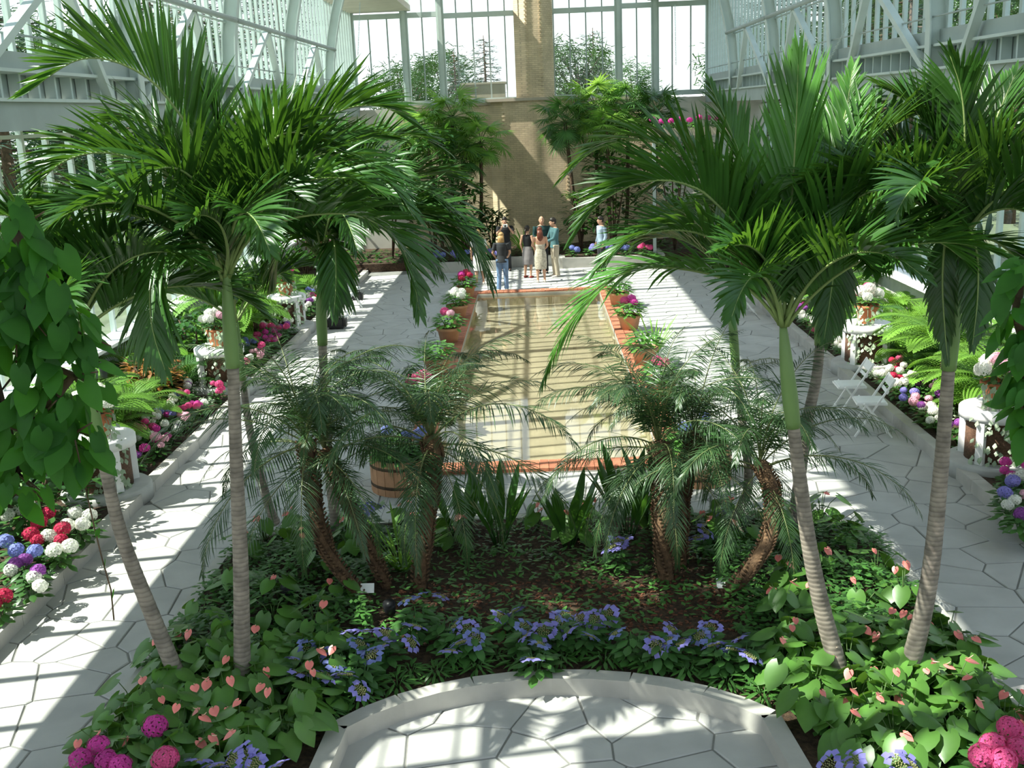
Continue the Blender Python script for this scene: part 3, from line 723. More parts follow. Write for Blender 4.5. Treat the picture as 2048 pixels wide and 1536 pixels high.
# right outer palm
b = gnd(1805, 1395, .08)
palm('ringed palm leaning right beside the right path with dark hanging fronds', b,
     px(8.3, 8.4, (1855, 1180), (1880, 960), (1897, 740)), px(8.4, 8.5, (1908, 610), (1915, 480)), .084, .05, [
    (px(8.5, 8.4, (1916, 480), (1925, 370), (1930, 270), (1922, 180), (1900, 110)), dict(L=.62, v=(40, 20), a=(42, 16))),
    (px(8.5, 8.1, (1914, 485), (1870, 400), (1800, 360), (1730, 380), (1680, 440)), dict(L=.6)),
    (px(8.5, 8.3, (1918, 485), (1965, 380), (2020, 310), (2090, 290)), dict(L=.65)),
    (px(8.5, 8.0, (1918, 490), (1970, 430), (2040, 420), (2110, 470)), dict(L=.65)),
    (px(8.5, 8.2, (1914, 490), (1905, 450), (1890, 490), (1885, 570), (1890, 660), (1895, 720)), dict(L=.27, v=(-5, -20), droop=(.8, 1.3))),
    (px(8.5, 7.9, (1918, 490), (1940, 460), (1955, 520), (1955, 600), (1945, 690)), dict(L=.30, v=(-5, -20), droop=(.8, 1.3))),
    (px(8.5, 8.9, (1914, 480), (1880, 330), (1830, 220), (1760, 170)), dict(L=.6, v=(50, 25))),
    (px(8.5, 8.8, (1918, 480), (1960, 320), (2000, 220), (2030, 150)), dict(L=.6, v=(40, 20), a=(45, 16))),
    (px(8.5, 7.8, (1914, 488), (1850, 460), (1790, 480), (1750, 540)), dict(L=.52, v=(45, 5))),
    (px(8.5, 8.6, (1916, 488), (1985, 480), (2050, 540), (2090, 640)), dict(L=.55, v=(30, 0))),
    (px(8.5, 9.0, (1914, 480), (1860, 400), (1790, 300), (1720, 250)), dict(L=.6, v=(50, 20))),
], [(a, e, 1.7, b_) for a, e, b_ in ((-2.2, 50, 85), (-1.1, 55, 85), (1.2, 60, 75), (2.3, 55, 75), (3.3, 50, 80), (.2, 55, 80))], seed=13)
# second row right
b = Vector((2.95, 12.0, .08))
palm('slender palm behind the right front palm with one frond hanging straight down', b,
     px(12.0, 12.1, (1612, 860), (1632, 760), (1640, 690)), px(12.1, 12.1, (1642, 610), (1642, 520)), .075, .055, [
    (px(12.1, 11.5, (1644, 520), (1660, 470), (1668, 530), (1660, 600), (1648, 680)), dict(L=.55, v=(0, -15), wd=.05, droop=(.8, 1.4))),
    (px(12.1, 12.3, (1646, 520), (1720, 420), (1800, 380), (1880, 400)), dict(L=.75, wd=.05)),
    (px(12.1, 12.3, (1640, 520), (1560, 420), (1470, 390), (1390, 430)), dict(L=.75, wd=.05)),
    (px(12.1, 12.6, (1644, 515), (1660, 380), (1690, 270), (1740, 200)), dict(L=.75, wd=.05, v=(45, 25))),
    (px(12.1, 11.8, (1646, 520), (1740, 470), (1820, 480), (1880, 540)), dict(L=.7, wd=.05, v=(30, 0))),
], [(a, e, 2.0, 90) for a, e in ((1.2, 55), (2.4, 50), (4.2, 60), (0, 60), (3.2, 55), (5.2, 50), (.6, 72), (2.8, 70))], seed=15)
b = Vector((2.0, 11.6, .08))
palm('thin palm at the rear right of the island showing pale green shaft over the path', b,
     px(11.6, 12.3, (1495, 980), (1485, 850), (1472, 740)), px(12.3, 12.6, (1465, 640), (1460, 560)), .06, .042, [
    (px(12.6, 12.4, (1460, 560), (1420, 480), (1350, 440), (1280, 460)), dict(L=.6, wd=.05)),
    (px(12.6, 12.4, (1462, 560), (1500, 470), (1560, 430), (1630, 450)), dict(L=.6, wd=.05)),
], [(a, e, 1.6, 90) for a, e in ((1.2, 60), (2.4, 50), (4.6, 65), (.3, 50))], seed=17)

# ---- pygmy date palms: fronds share meshes
def date_frond_meshes():
    out = []
    for k, (e0, bend, L) in enumerate(((80, 80, 1.35), (66, 92, 1.45), (50, 95, 1.5), (32, 90, 1.5), (8, 78, 1.4), (72, 115, 1.4))):
        r = random.Random(40 + k)
        pts = catmull(arch((0, 0, 0), 0, e0, L, bend), 30); rm = MB(); lm = MB()
        rm.tube(pts[::2], [.008 * (1 - .8 * i / 15) for i in range(16)], 5)
        n = 54
        for i in range(n):
            u = .12 + .88 * i / (n - 1); x = u * 30; j = min(int(x), 29); q = pts[j].lerp(pts[j + 1], x - j)
            T = (pts[j + 1] - pts[j]).normalized(); S = Vector((0, 1, 0)); N_ = S.cross(T)
            if N_.z < 0: N_ = -N_
            ln = .27 * (.45 + .55 * math.sin(PI * min(1, u * 1.02 + .08))) * (1.0 if u < .8 else 1 - (u - .8) * 1.8)
            a = math.radians(68 - 40 * u)
            for sd in (-1, 1):
                v = math.radians(r.uniform(-12, 25))
                d = T * math.cos(a) + (S * sd * math.cos(v) + N_ * math.sin(v)) * math.sin(a)
                lm.leaf(q, d, T, ln * r.uniform(.85, 1.1), .011, 3, r.uniform(.4, 1.1), .2, .3)
        out.append((rm.mesh('frond', M['date_rachis']), lm.mesh('leaflets', M['date_leaf'])))
    return out
DF = date_frond_meshes()
def date_palm(label, base, knots, sc=1.0, n=26, seed=1, r0=.075, hang=()):
    base = Vector(base); root = thing('pygmy_date_palm', base, label, 'palm tree', 'pygmy date palms on the island')
    P = catmull([base] + [Vector(k) for k in knots], 40); m = MB(); r = random.Random(seed)
    m.tube(P, [r0 * (.85 + .35 * i / 40) for i in range(41)], 9)
    for i in range(2, 40):
        for j in range(5):
            a = 2 * PI * (j / 5) + i * 2.4; rr = r0 * (.85 + .35 * i / 40)
            q = P[i] + Vector((math.cos(a), math.sin(a), 0)) * rr * .95
            m.bar(q, q + Vector((math.cos(a) * .03, math.sin(a) * .03, .035)), .03, .018)
    m.build('trunk', M['date_trunk'], root, off=base)
    top = P[-1]
    for k in range(n):
        f = k / n; i = min(5, int(f * 5.2)) if k % 5 else 5
        az = k * 2.39996 + seed
        fr, lf = DF[i]
        o = link('frond', fr, root, tuple(top - base + Vector((0, 0, .05 - .12 * f))), (r.uniform(-.12, .12), r.uniform(-.12, .12), az), sc * r.uniform(.88, 1.1))
        link('leaflets', lf, o)['kind'] = 'stuff'
    for az in hang:
        o = link('frond', DF[4][0], root, tuple(top - base + Vector((0, 0, -.05))), (0, r.uniform(.25, .5), az), sc * .85); link('leaflets', DF[4][1], o)['kind'] = 'stuff'
    return root
date_palm('short date palm with bent trunk leaning left, leftmost of the date palms', gnd(735, 1205, .1), px(10.2, 10.6, (670, 1130), (640, 1060), (622, 960), (612, 880)), 1.25, 22, 1, .075, (-.6, -1.5))
date_palm('date palm with dark trunk slanting up left behind the small label sign', gnd(775, 1175, .1), px(10.5, 11.0, (730, 1080), (690, 990), (650, 900)), 1.1, 18, 2)
date_palm('date palm with stout upright trunk left of the island centre', gnd(838, 1180, .1), px(10.4, 11.0, (848, 1090), (860, 1000), (866, 925), (862, 880)), 1.25, 22, 3, .085, (-1.1, -.4, -1.8, .3))
date_palm('date palm with thick dark upright trunk right of the island centre', gnd(1332, 1160, .1), px(10.5, 11.2, (1326, 1060), (1325, 970), (1318, 890)), 1.25, 22, 4, .10, (-2.4, -1.5, -2.9, -.7))
date_palm('date palm with thinner trunk close behind the thick trunked right date palm', gnd(1362, 1130, .1), px(10.9, 11.6, (1362, 1040), (1372, 950), (1388, 870)), 1.2, 18, 5, .075)
date_palm('date palm with trunk lying low to the right then rising', gnd(1440, 1200, .1), px(9.9, 10.9, (1500, 1140), (1540, 1070), (1545, 990), (1520, 930)), 1.2, 18, 6, .075, (-2.2, -1.4))

# ---- fan palms by the brick wall
def fan_leaf_meshes():
    out = []
    for dark in (0, 1):
        r = random.Random(70 + dark); m = MB(); st = MB()
        pts = arch((0, 0, 0), 0, 30, .75, 25, 6); st.tube(pts, .012, 5); c = pts[-1]
        for k in range(34):
            a = math.radians(-145 + 290 * k / 33)
            d = Vector((math.cos(a), math.sin(a), .15 - .25 * abs(math.sin(a)))); 
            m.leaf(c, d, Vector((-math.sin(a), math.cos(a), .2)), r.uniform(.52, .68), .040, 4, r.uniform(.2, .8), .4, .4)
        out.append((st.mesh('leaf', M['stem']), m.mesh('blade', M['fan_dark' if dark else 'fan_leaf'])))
    return out
FL = fan_leaf_meshes()
def fan_palm(label, base, top, n=22, dark=0, sc=1.0, seed=1, grp='fan palms before the brick wall'):
    base = Vector(base); top = Vector(top); root = thing('fan_palm', base, label, 'palm tree', grp); r = random.Random(seed)
    P = catmull([base, base.lerp(top, .4) + Vector((r.uniform(-.1, .1), 0, 0)), top], 12); m = MB(); m.tube(P, [.06] * 13, 8); m.build('trunk', M['bark'], root, off=base)
    for k in range(n):
        o = link('leaf', FL[dark][0], root, tuple(top - base), (0, -math.radians(75 - 118 * k / n) + .5, k * 2.4 + seed), sc * r.uniform(.85, 1.1))
        link('blade', FL[dark][1], o)
    return root
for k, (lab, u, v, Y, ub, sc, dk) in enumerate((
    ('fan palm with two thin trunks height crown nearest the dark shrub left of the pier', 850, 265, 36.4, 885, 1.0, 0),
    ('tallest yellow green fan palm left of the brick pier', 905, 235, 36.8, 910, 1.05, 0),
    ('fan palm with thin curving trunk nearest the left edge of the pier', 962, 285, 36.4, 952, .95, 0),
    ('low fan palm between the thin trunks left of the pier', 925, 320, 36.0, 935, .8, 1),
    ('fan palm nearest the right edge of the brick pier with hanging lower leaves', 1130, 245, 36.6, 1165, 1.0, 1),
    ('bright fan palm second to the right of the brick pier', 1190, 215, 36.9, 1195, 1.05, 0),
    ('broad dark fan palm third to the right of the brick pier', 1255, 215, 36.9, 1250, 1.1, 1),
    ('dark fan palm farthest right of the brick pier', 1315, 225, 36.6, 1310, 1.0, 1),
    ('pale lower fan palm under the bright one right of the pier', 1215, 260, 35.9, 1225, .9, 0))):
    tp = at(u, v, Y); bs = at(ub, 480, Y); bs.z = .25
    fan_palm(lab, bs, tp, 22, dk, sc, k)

# ================================================================== SHRUBS AND FERNS
def leafy(name, label, cat, loc, n, rad, hgt, L, wd, mat, seed, group=None, stems=5, rows=3, z0=.25, droop=.6):
    r = random.Random(seed); root = thing(name, loc, label, cat, group)
    st = MB(); lf = MB()
    for k in range(stems):
        a = r.uniform(0, 6.28); q = Vector((math.cos(a), math.sin(a), 0)) * rad * .5
        st.tube([(0, 0, 0), q * .5 + Vector((0, 0, hgt * .5)), q + Vector((0, 0, hgt * .9))], [.03, .022, .012], 6)
    st.build('stem', M['bark'], root)
    for k in range(n):
        a = r.uniform(0, 6.28); h = z0 + (1 - z0) * r.random() ** .8; rr = rad * math.sqrt(r.random()) * (1 - .45 * abs(h - .55))
        p = Vector((math.cos(a) * rr, math.sin(a) * rr, hgt * h))
        d = Vector((math.cos(a + r.uniform(-.8, .8)), math.sin(a + r.uniform(-.8, .8)), r.uniform(-.3, .7)))
        lf.leaf(p, d, d.cross(Vector((0, 0, 1))), L * r.uniform(.7, 1.2), wd * r.uniform(.8, 1.2), rows, r.uniform(.1, droop), .2, .45)
    lf.build('foliage', mat, root)['kind'] = 'stuff'
    return root
leafy('rubber_tree', 'dark broad leaved rubber tree left of the fan palms', 'tree', (-3.4, 35.6, .25), 700, 1.2, 4.3, .32, .15, M['dark_leaf'], 1)
leafy('rubber_tree', 'dark broad leaved tree behind the left planter nearest the side glass', 'tree', (-4.9, 36.2, .25), 600, 1.2, 4.0, .32, .15, M['dark_leaf'], 2)
leafy('leafy_shrub', 'glossy leafy shrub rising behind the lilac planter on the left', 'shrub', (-2.4, 35.9, .25), 420, .9, 2.5, .34, .12, M['dark_leaf'], 3)
leafy('leafy_shrub', 'low leafy shrub beside the photographer at the left planter', 'shrub', (-1.5, 36.4, .25), 260, .6, 1.5, .3, .11, M['dark_leaf'], 4)
leafy('rubber_tree', 'dark leafy tree right of the pier beneath the fan palms', 'tree', (2.6, 36.2, .25), 650, 1.1, 3.3, .34, .13, M['dark_leaf'], 5)
leafy('rubber_tree', 'dark leafy tree filling the far right corner by the glass', 'tree', (4.6, 35.8, .25), 700, 1.4, 4.2, .34, .14, M['dark_leaf'], 6)
leafy('leafy_shrub', 'leafy shrub behind the man in the teal shirt', 'shrub', (1.5, 36.2, .25), 260, .6, 2.0, .32, .11, M['dark_leaf'], 7)
leafy('leafy_shrub', 'dense shrub in the far left bed under the clerestory ledge', 'shrub', (-6.9, 31.5, .13), 700, 1.3, 3.0, .28, .10, M['dark_leaf'], 8)
leafy('leafy_shrub', 'tall dense shrub in the far right bed under the clerestory ledge', 'shrub', (6.9, 31.0, .13), 700, 1.3, 3.0, .28, .10, M['dark_leaf'], 9)
leafy('leafy_shrub', 'dark bushy shrub half way down the left bed among ferns', 'shrub', (-7.0, 21.2, .13), 420, .8, 1.1, .22, .09, M['dark_leaf'], 10)
leafy('croton', 'orange leaved croton in the left bed among green ferns', 'shrub', (-6.95, 18.4, .13), 260, .55, .8, .2, .07, M['croton'], 11)
leafy('leafy_shrub', 'dark bush at the near end of the left bed below the vine', 'shrub', (-6.5, 12.6, .13), 360, .8, 1.0, .2, .09, M['dark_leaf'], 12)
leafy('leafy_shrub', 'dark bush at the near end of the right bed below the right vine', 'shrub', (6.8, 12.4, .13), 360, .8, 1.0, .2, .09, M['dark_leaf'], 13)

def fern_meshes(mat, k0):
    out = []
    for k, (e0, bend, L) in enumerate(((65, 95, 1.0), (45, 85, 1.05), (25, 60, 1.0))):
        r = random.Random(k0 + k); pts = catmull(arch((0, 0, 0), 0, e0, L, bend), 24); lm = MB(); lm.tube(pts[::3], [.006 * (1 - .09 * i) for i in range(9)], 4)
        for i in range(22):
            u = .1 + .88 * i / 21; x = u * 24; j = min(int(x), 23); q = pts[j].lerp(pts[j + 1], x - j); T = (pts[j + 1] - pts[j]).normalized()
            ln = .26 * math.sin(PI * (u * .85 + .12)) ** .8
            for sd in (-1, 1):
                d = T * .45 + Vector((0, sd, 0)); d.normalize()
                for h in range(4):            # pinnules along each pinna
                    qq = q + d * ln * (h + .3) / 4.2; g = .075 * (1 - h * .2)
                    for s2 in (-1, 1): lm.leaf(qq, d * .6 + T * s2, d, g, .024, 2, .2, .1, .5)
                lm.leaf(q, d, T, ln, .014, 2, .3, 0, .4)
        out.append(lm.mesh('frond', mat))
    return out
FM = [fern_meshes(M['fern'], 80), fern_meshes(M['fern_dark'], 90)]
def fern(name, label, loc, sc, n, kind, seed, group, stalk=0.0):
    r = random.Random(seed); root = thing(name, loc, label, 'fern', group)
    m = MB(); m.tube([(0, 0, -.03), (0, 0, .04 + stalk)], [.05, .06], 7); m.build('crown', M['bark'], root)
    for k in range(n):
        link('frond', FM[kind][min(2, int(3 * k / n))], root, (0, 0, stalk + .03), (r.uniform(-.1, .1), r.uniform(-.15, .15), k * 2.4 + seed), sc * r.uniform(.8, 1.15))
k = 0
for s, word in ((-1, 'left'), (1, 'right')):
    for yy in [14.6 + .95 * i for i in range(17)]:
        for xx in (6.75, 7.55):
            k += 1; y2 = yy + rnd.uniform(-.3, .3); x2 = xx + rnd.uniform(-.2, .2); kd = 0 if rnd.random() < .72 else 1
            if s < 0 and abs(y2 - 18.4) < .6 and xx < 7: continue
            fern('fern', f'{"bright" if kd == 0 else "dark"} green fern in {word} bed {"by the glass" if xx > 7 else "behind flowers"}', (s * x2, y2, .12), rnd.uniform(.75, 1.05), 13, kd, k, f'{"bright" if kd == 0 else "dark"} ferns {"by the glass" if xx > 7 else "behind the flowers"} in the {word} bed', rnd.uniform(0, .45))
fern('tree_fern', 'large bright fern spreading over the second right pedestal', (6.75, 17.6, .12), 1.35, 18, 0, 301, None, .75)
fern('tree_fern', 'large drooping yellow green fern behind the white folding chairs', (6.7, 15.6, .12), 1.25, 18, 0, 302, None, .6)
fern('tree_fern', 'tall bright fern in the left bed beside the pot of pink flowers', (-6.7, 23.0, .12), 1.5, 18, 0, 303, None, .9)
fern('tree_fern', 'broad fern by the first left pedestal', (-6.9, 15.4, .12), 1.3, 16, 0, 304, None, .6)
# ================================================================== FLOWERS
def mophead_mesh(col, seed, R=.085, n=62):
    r = random.Random(seed); m = MB()
    for k in range(n):
        z = 1 - 1.72 * (k + .5) / n; a = k * 2.39996; rr = math.sqrt(max(0, 1 - z * z))
        nrm = Vector((rr * math.cos(a), rr * math.sin(a), z)); c = nrm * R * r.uniform(.9, 1.06); c.z *= .85
        u = nrm.orthogonal().normalized(); w = nrm.cross(u); ph = r.uniform(0, 1.5)
        for j in range(4):
            t = ph + j * PI / 2; d = u * math.cos(t) + w * math.sin(t); e = nrm.cross(d)
            g = R * .26
            b = len(m.v); m.v += [tuple(c), tuple(c + d * g * .6 + e * g * .5 + nrm * .003), tuple(c + d * g * 1.15 + nrm * .002), tuple(c + d * g * .6 - e * g * .5 + nrm * .003)]
            m.face((b, b + 3, b + 2, b + 1))
    return m.mesh('bloom', M['f_' + col])
def lacecap_mesh(col, seed, R=.085):
    r = random.Random(seed); m = MB(); m.cur = 0
    for k in range(11):
        a = 2 * PI * k / 11 + r.uniform(-.2, .2); rad = R * r.uniform(.75, 1.05)
        c = Vector((rad * math.cos(a), rad * math.sin(a), r.uniform(-.015, .012))); nrm = Vector((math.cos(a) * .35, math.sin(a) * .35, 1)).normalized()
        u = nrm.orthogonal().normalized(); w = nrm.cross(u); ph = r.uniform(0, 1.5)
        for j in range(4):
            t = ph + j * PI / 2; d = u * math.cos(t) + w * math.sin(t); e = nrm.cross(d); g = R * .36
            b = len(m.v); m.v += [tuple(c), tuple(c + d * g * .5 + e * g * .5 + nrm * .004), tuple(c + d * g), tuple(c + d * g * .5 - e * g * .5 + nrm * .004)]
            m.face((b, b + 3, b + 2, b + 1))
    m.cur = 1
    for k in range(34):
        a = k * 2.4; rad = R * .62 * math.sqrt(k / 34); m.box((rad * math.cos(a), rad * math.sin(a), .004), (.007, .007, .012))
    return m.mesh('flower_head', [M['f_' + col], M['f_center']])
BLOOM = {c: [mophead_mesh(c, 5 * i + k) for k in range(2)] for i, c in enumerate(('pink', 'white', 'red', 'lilac', 'blue', 'purple', 'blush', 'magenta'))}
LACE = [lacecap_mesh('lilac', 1), lacecap_mesh('lilac', 2), lacecap_mesh('blue', 3)]
def bush_mesh(seed, mat, n=34, R=.17, H=.26, L=.13, wd=.075):
    r = random.Random(seed); m = MB()
    for k in range(n):
        a = k * 2.4; h = (k + .5) / n; rr = R * math.sqrt(1 - .8 * h * h) * r.uniform(.5, 1)
        p = Vector((math.cos(a) * rr * .7, math.sin(a) * rr * .7, H * (.25 + .7 * h)))
        d = Vector((math.cos(a), math.sin(a), r.uniform(-.2, .6)))
        m.leaf(p, d, Vector((-math.sin(a), math.cos(a), 0)), L * r.uniform(.75, 1.2), wd * r.uniform(.8, 1.1), 3, r.uniform(.3, .9), .2, .45)
    for k in range(5):
        a = k * 1.26; m.tube([(0, 0, 0), (math.cos(a) * R * .4, math.sin(a) * R * .4, H * .9)], .006, 4)
    return m.mesh('foliage', mat)
BUSH = [bush_mesh(k, M['hyd_leaf']) for k in range(3)]
SILV = [bush_mesh(10 + k, M['silver'], 60, .2, .2, .05, .04) for k in range(2)]
LOWB = [bush_mesh(20 + k, M['low_leaf'], 26, .15, .12, .15, .035) for k in range(3)]
POTF = [bush_mesh(30 + k, M['hyd_leaf'], 60, .24, .26, .10, .06) for k in range(2)] + [bush_mesh(35 + k, M['pot_leaf'], 110, .27, .27, .09, .055) for k in range(2)]
def bloom_plant(name, label, group, loc, heads, bush, sc=1.0, seed=0, lace=False):
    """heads: list of (dx, dy, z, mesh, scale)"""
    root = thing(name, loc, label, 'flower', group)
    b = link('foliage', bush, root, (0, 0, 0), (0, 0, seed * 1.7), sc); b['kind'] = 'stuff'
    r = random.Random(seed)
    for (dx, dy, z, me, s) in heads:
        link('flower_head' if lace else 'bloom', me, root, (dx, dy, z), ((r.uniform(.25, .75) if lace else r.uniform(-.2, .4)), r.uniform(-.3, .3), r.uniform(0, 6)), s)
    return root
# bedding rows along both curbs
cols = ['pink', 'white', 'red', 'lilac', 'blue', 'purple', 'blush', 'magenta', 'white', 'white', 'white', 'blush', 'pink']
seedn = 0
DESC = dict(pink='rose pink', white='white', red='crimson', lilac='lilac', blue='pale blue', purple='purple', blush='blush pink', magenta='magenta')
for s, word in ((-1, 'left'), (1, 'right')):
    y = 9.2
    while y < 33.5:
        for xx in (5.86, 6.28):
            seedn += 1
            if any(abs(y - p) < .72 for p in (13.8, 19.5, 25.2, 30.9)): continue
            if s < 0 and y < 12.9 and True:
                continue
            c = cols[rnd.randrange(len(cols))]
            if rnd.random() < .16: 
                bloom_plant('trailing_plant', f'silver leaved plant among flowers of the {word} bed', f'silver plants in the {word} bed', (s * (xx + rnd.uniform(-.08, .08)), y + rnd.uniform(-.1, .1), .13), [], SILV[seedn % 2], rnd.uniform(1, 1.3), seedn); continue
            hs = [(rnd.uniform(-.15, .15), rnd.uniform(-.15, .15), rnd.uniform(.22, .36), BLOOM[c][k % 2], rnd.uniform(.6, .95)) for k in range(4 if y < 24 else 3)]
            if rnd.random() < .5: hs[0] = (*hs[0][:3], BLOOM[cols[rnd.randrange(len(cols))]][0], hs[0][4])
            bloom_plant('hydrangea', f'{DESC[c]} hydrangea {"at the curb" if xx < 6 else "in the second row"} of {word} bed', f'{DESC[c]} hydrangeas {"at the curb" if xx < 6 else "in the second row"} of the {word} bed', (s * (xx + rnd.uniform(-.08, .08)), y + rnd.uniform(-.1, .1), .13), hs, BUSH[seedn % 3], rnd.uniform(.9, 1.15), seedn)
        y += .46
# clumps that can be told apart: (label, base, blooms by position, colour)
def clump(label, uv, col, z, sc=1.0, zb=.13, name='hydrangea', grp=None):
    ps = [gnd(u, v, z) for u, v in uv]; c = sum(ps, Vector()) / len(ps)
    hs = [(p.x - c.x, p.y - c.y, z - zb, BLOOM[col][k % 2], sc) for k, p in enumerate(ps)]
    global seedn; seedn += 1
    return bloom_plant(name, label, grp, (c.x, c.y, zb), hs, BUSH[seedn % 3], (z - zb) / .26, seedn)
clump('crimson hydrangea with four heads in the near left bed behind the white ones', ((78, 1045), (95, 1028), (125, 1057), (62, 1068)), 'red', .5, 1.1)
clump('cream white hydrangea nearest the curb end of the near left bed', ((150, 1025), (165, 1048), (180, 1030), (135, 1050)), 'white', .48, 1.0)
clump('cream white hydrangea with round heads in front of the crimson one', ((97, 1072), (108, 1100), (140, 1092)), 'white', .46, 1.05)
clump('white hydrangea at the left picture edge behind the crimson one', ((40, 1020), (55, 1010), (15, 1030)), 'white', .5, 1.0)
clump('pale blue hydrangea at the left picture edge in the near left bed', ((12, 1082), (32, 1100), (70, 1102)), 'blue', .46, 1.0)
clump('purple hydrangea above the white one low in the near left bed', ((50, 1120), (76, 1142), (30, 1128)), 'purple', .45, .95)
clump('white hydrangea low beside the purple one at the curb', ((22, 1140), (68, 1155), (80, 1172)), 'white', .42, .9)
clump('deep crimson hydrangea at the lowest corner of the near left bed', ((8, 1192), (-14, 1205)), 'red', .42, 1.0)
clump('scarlet hydrangea beside the cream heads at the near left curb', ((122, 1080), (75, 1080)), 'red', .45, .9)
clump('magenta hydrangea with five heads at the bottom left corner of the island', ((162, 1518), (198, 1492), (212, 1522), (240, 1530)), 'magenta', .42, 1.0, .1)
clump('bright pink hydrangea with one big head above the bottom left corner', ((310, 1452),), 'magenta', .45, 1.1, .1)
clump('pale edged pink hydrangea at the bottom edge beside the lilac lacecaps', ((330, 1518),), 'pink', .45, 1.15, .1)
clump('large rose pink hydrangea at the bottom right corner of the island', ((1985, 1490), (2022, 1458), (2040, 1500), (1965, 1512), (2005, 1520)), 'pink', .5, 1.1, .1)
clump('lilac blue hydrangea at the right picture edge beside the near pedestal', ((2025, 962), (2010, 985)), 'lilac', .45, 1.0)
clump('purple hydrangea at the right picture edge low in the bed', ((2044, 1028),), 'purple', .42, 1.0)
clump('white hydrangea with pale heads at the right edge low in the bed', ((2015, 1010), (2030, 1000)), 'white', .42, .8)

# lacecaps of the island
heads = [(590, 1320), (640, 1310), (650, 1352), (690, 1350), (720, 1380), (668, 1330), (615, 1300), (600, 1345), (730, 1262), (760, 1295), (700, 1262), (772, 1268), (745, 1310), (720, 1290), (830, 1252), (822, 1285), (815, 1200), (840, 1190), (880, 1192), (910, 1250), (922, 1285), (900, 1302), (950, 1277), (935, 1260), (1000, 1232), (1030, 1222), (1050, 1255), (1052, 1272), (1080, 1288), (1088, 1262), (1065, 1318), (1120, 1242), (1132, 1232), (1160, 1236), (1190, 1240), (1180, 1272), (1215, 1230), (1232, 1266), (1140, 1262), (1300, 1278), (1312, 1292), (1335, 1282), (1342, 1260), (1362, 1286), (1400, 1272), (1428, 1290), (1420, 1256), (1480, 1276), (1500, 1312), (1465, 1300)]
heads.sort(); 
for i in range(0, len(heads), 2):
    grp_ = heads[i:i + 2]; z = .36; ps = [gnd(u, v, z) for u, v in grp_]; c = sum(ps, Vector()) / len(ps)
    bloom_plant('lacecap_hydrangea', 'violet blue lacecap hydrangea in the row behind the curved curb', 'lacecap hydrangeas behind the curved curb', (c.x, c.y, .1), [(p.x - c.x, p.y - c.y, z - .1, LACE[(i + k) % 3], rnd.uniform(.95, 1.25)) for k, p in enumerate(ps)], BUSH[i % 3], 1.15, i, True)
for lab, uv in (('violet lacecap hydrangea at the bottom edge left of the patio', ((400, 1522), (465, 1520), (430, 1532))), ('violet lacecap hydrangea at the bottom edge nearest the left patio curb', ((510, 1528), (550, 1532), (488, 1512))), ('violet lacecap hydrangea at the bottom edge right of the patio', ((1660, 1532), (1705, 1524), (1685, 1540))), ('violet lacecap hydrangea at the bottom edge before the big pink one', ((1800, 1524), (1825, 1532))), ('lilac lacecap hydrangea among the rear right island plants', ((1395, 1075), (1410, 1062), (1445, 1025))), ('lilac lacecap hydrangea behind the left date palms', ((735, 1018), (750, 1010), (720, 1022))), ('blue lacecap hydrangea between the sword leaved plants', ((1235, 1085), (1222, 1095), (1250, 1080)))):
    z = .42; ps = [gnd(u, v, z) for u, v in uv]; c = sum(ps, Vector()) / len(ps); seedn += 1
    bloom_plant('lacecap_hydrangea', lab, None, (c.x, c.y, .1), [(p.x - c.x, p.y - c.y, z - .1, LACE[k % 2], 1.15) for k, p in enumerate(ps)], BUSH[seedn % 3], 1.0, seedn, True)

# low lance leaved border inside the curved curb
n = 24
for k in range(n):
    a = math.radians(146 - 112 * k / (n - 1))
    bloom_plant('border_plant', 'low lance leaved plant lining the inside of the curved curb', 'low plants lining the curved curb', ((2.28 + .12 * (k % 2)) * math.cos(a), 6.98 + (1.82 + .16 * (k % 2)) * math.sin(a), .1), [], LOWB[k % 3], rnd.uniform(.9, 1.15), k)['category'] = 'plant'

# anthuriums
def heart(m, p, d, w, L, wd, droop=.3):
    m.leaf(p, d, w, L, wd, 6, droop, .16, heart=.9)
AL = []
for k in range(3):
    m = MB(); heart(m, (0, 0, 0), (1, 0, -.35 - .15 * k), (0, 1, 0), .23, .185, .25 + .15 * k); AL.append(m.mesh('leaf', M['anth_leaf']))
m = MB(); heart(m, (0, 0, 0), (1, 0, .1), (0, 1, 0), .115, .10, .2); SPA = m.mesh('spathe', M['anth_flower'])
m = MB(); m.tube([(.005, 0, .004), (.025, 0, .035), (.035, 0, .06)], [.006, .006, .003], 5); SPD = m.mesh('spadix', M['spadix'])
def anthurium(label, grp, loc, nl, nf, seed, sc=1.0):
    r = random.Random(seed); root = thing('anthurium', loc, label, 'flower' if nf else 'plant', grp); st = MB()
    for k in range(nl):
        a = k * 2.39996 + seed; rr = r.uniform(.04, .2); h = r.uniform(.14, .38) * sc
        p = Vector((math.cos(a) * rr, math.sin(a) * rr, h)); st.tube([(0, 0, 0), p * .5 + Vector((0, 0, .06)), p], [.006, .005, .004], 4)
        link('leaf', AL[k % 3], root, p, (r.uniform(-.2, .2), r.uniform(-.25, .35), a + r.uniform(-.4, .4)), sc * r.uniform(.75, 1.15))
    for k in range(nf):
        a = r.uniform(0, 6.28); rr = r.uniform(.03, .2); p = Vector((math.cos(a) * rr, math.sin(a) * rr, r.uniform(.30, .44) * sc)); st.tube([(0, 0, 0), p], [.005, .004], 4)
        f = link('spathe', SPA, root, p, (r.uniform(-.3, .3), r.uniform(.2, .9), -PI / 2 + r.uniform(-1.3, 1.3)), r.uniform(.55, .9)); link('spadix', SPD, f)
    st.build('stems', M['stem'], root); return root
spots = []
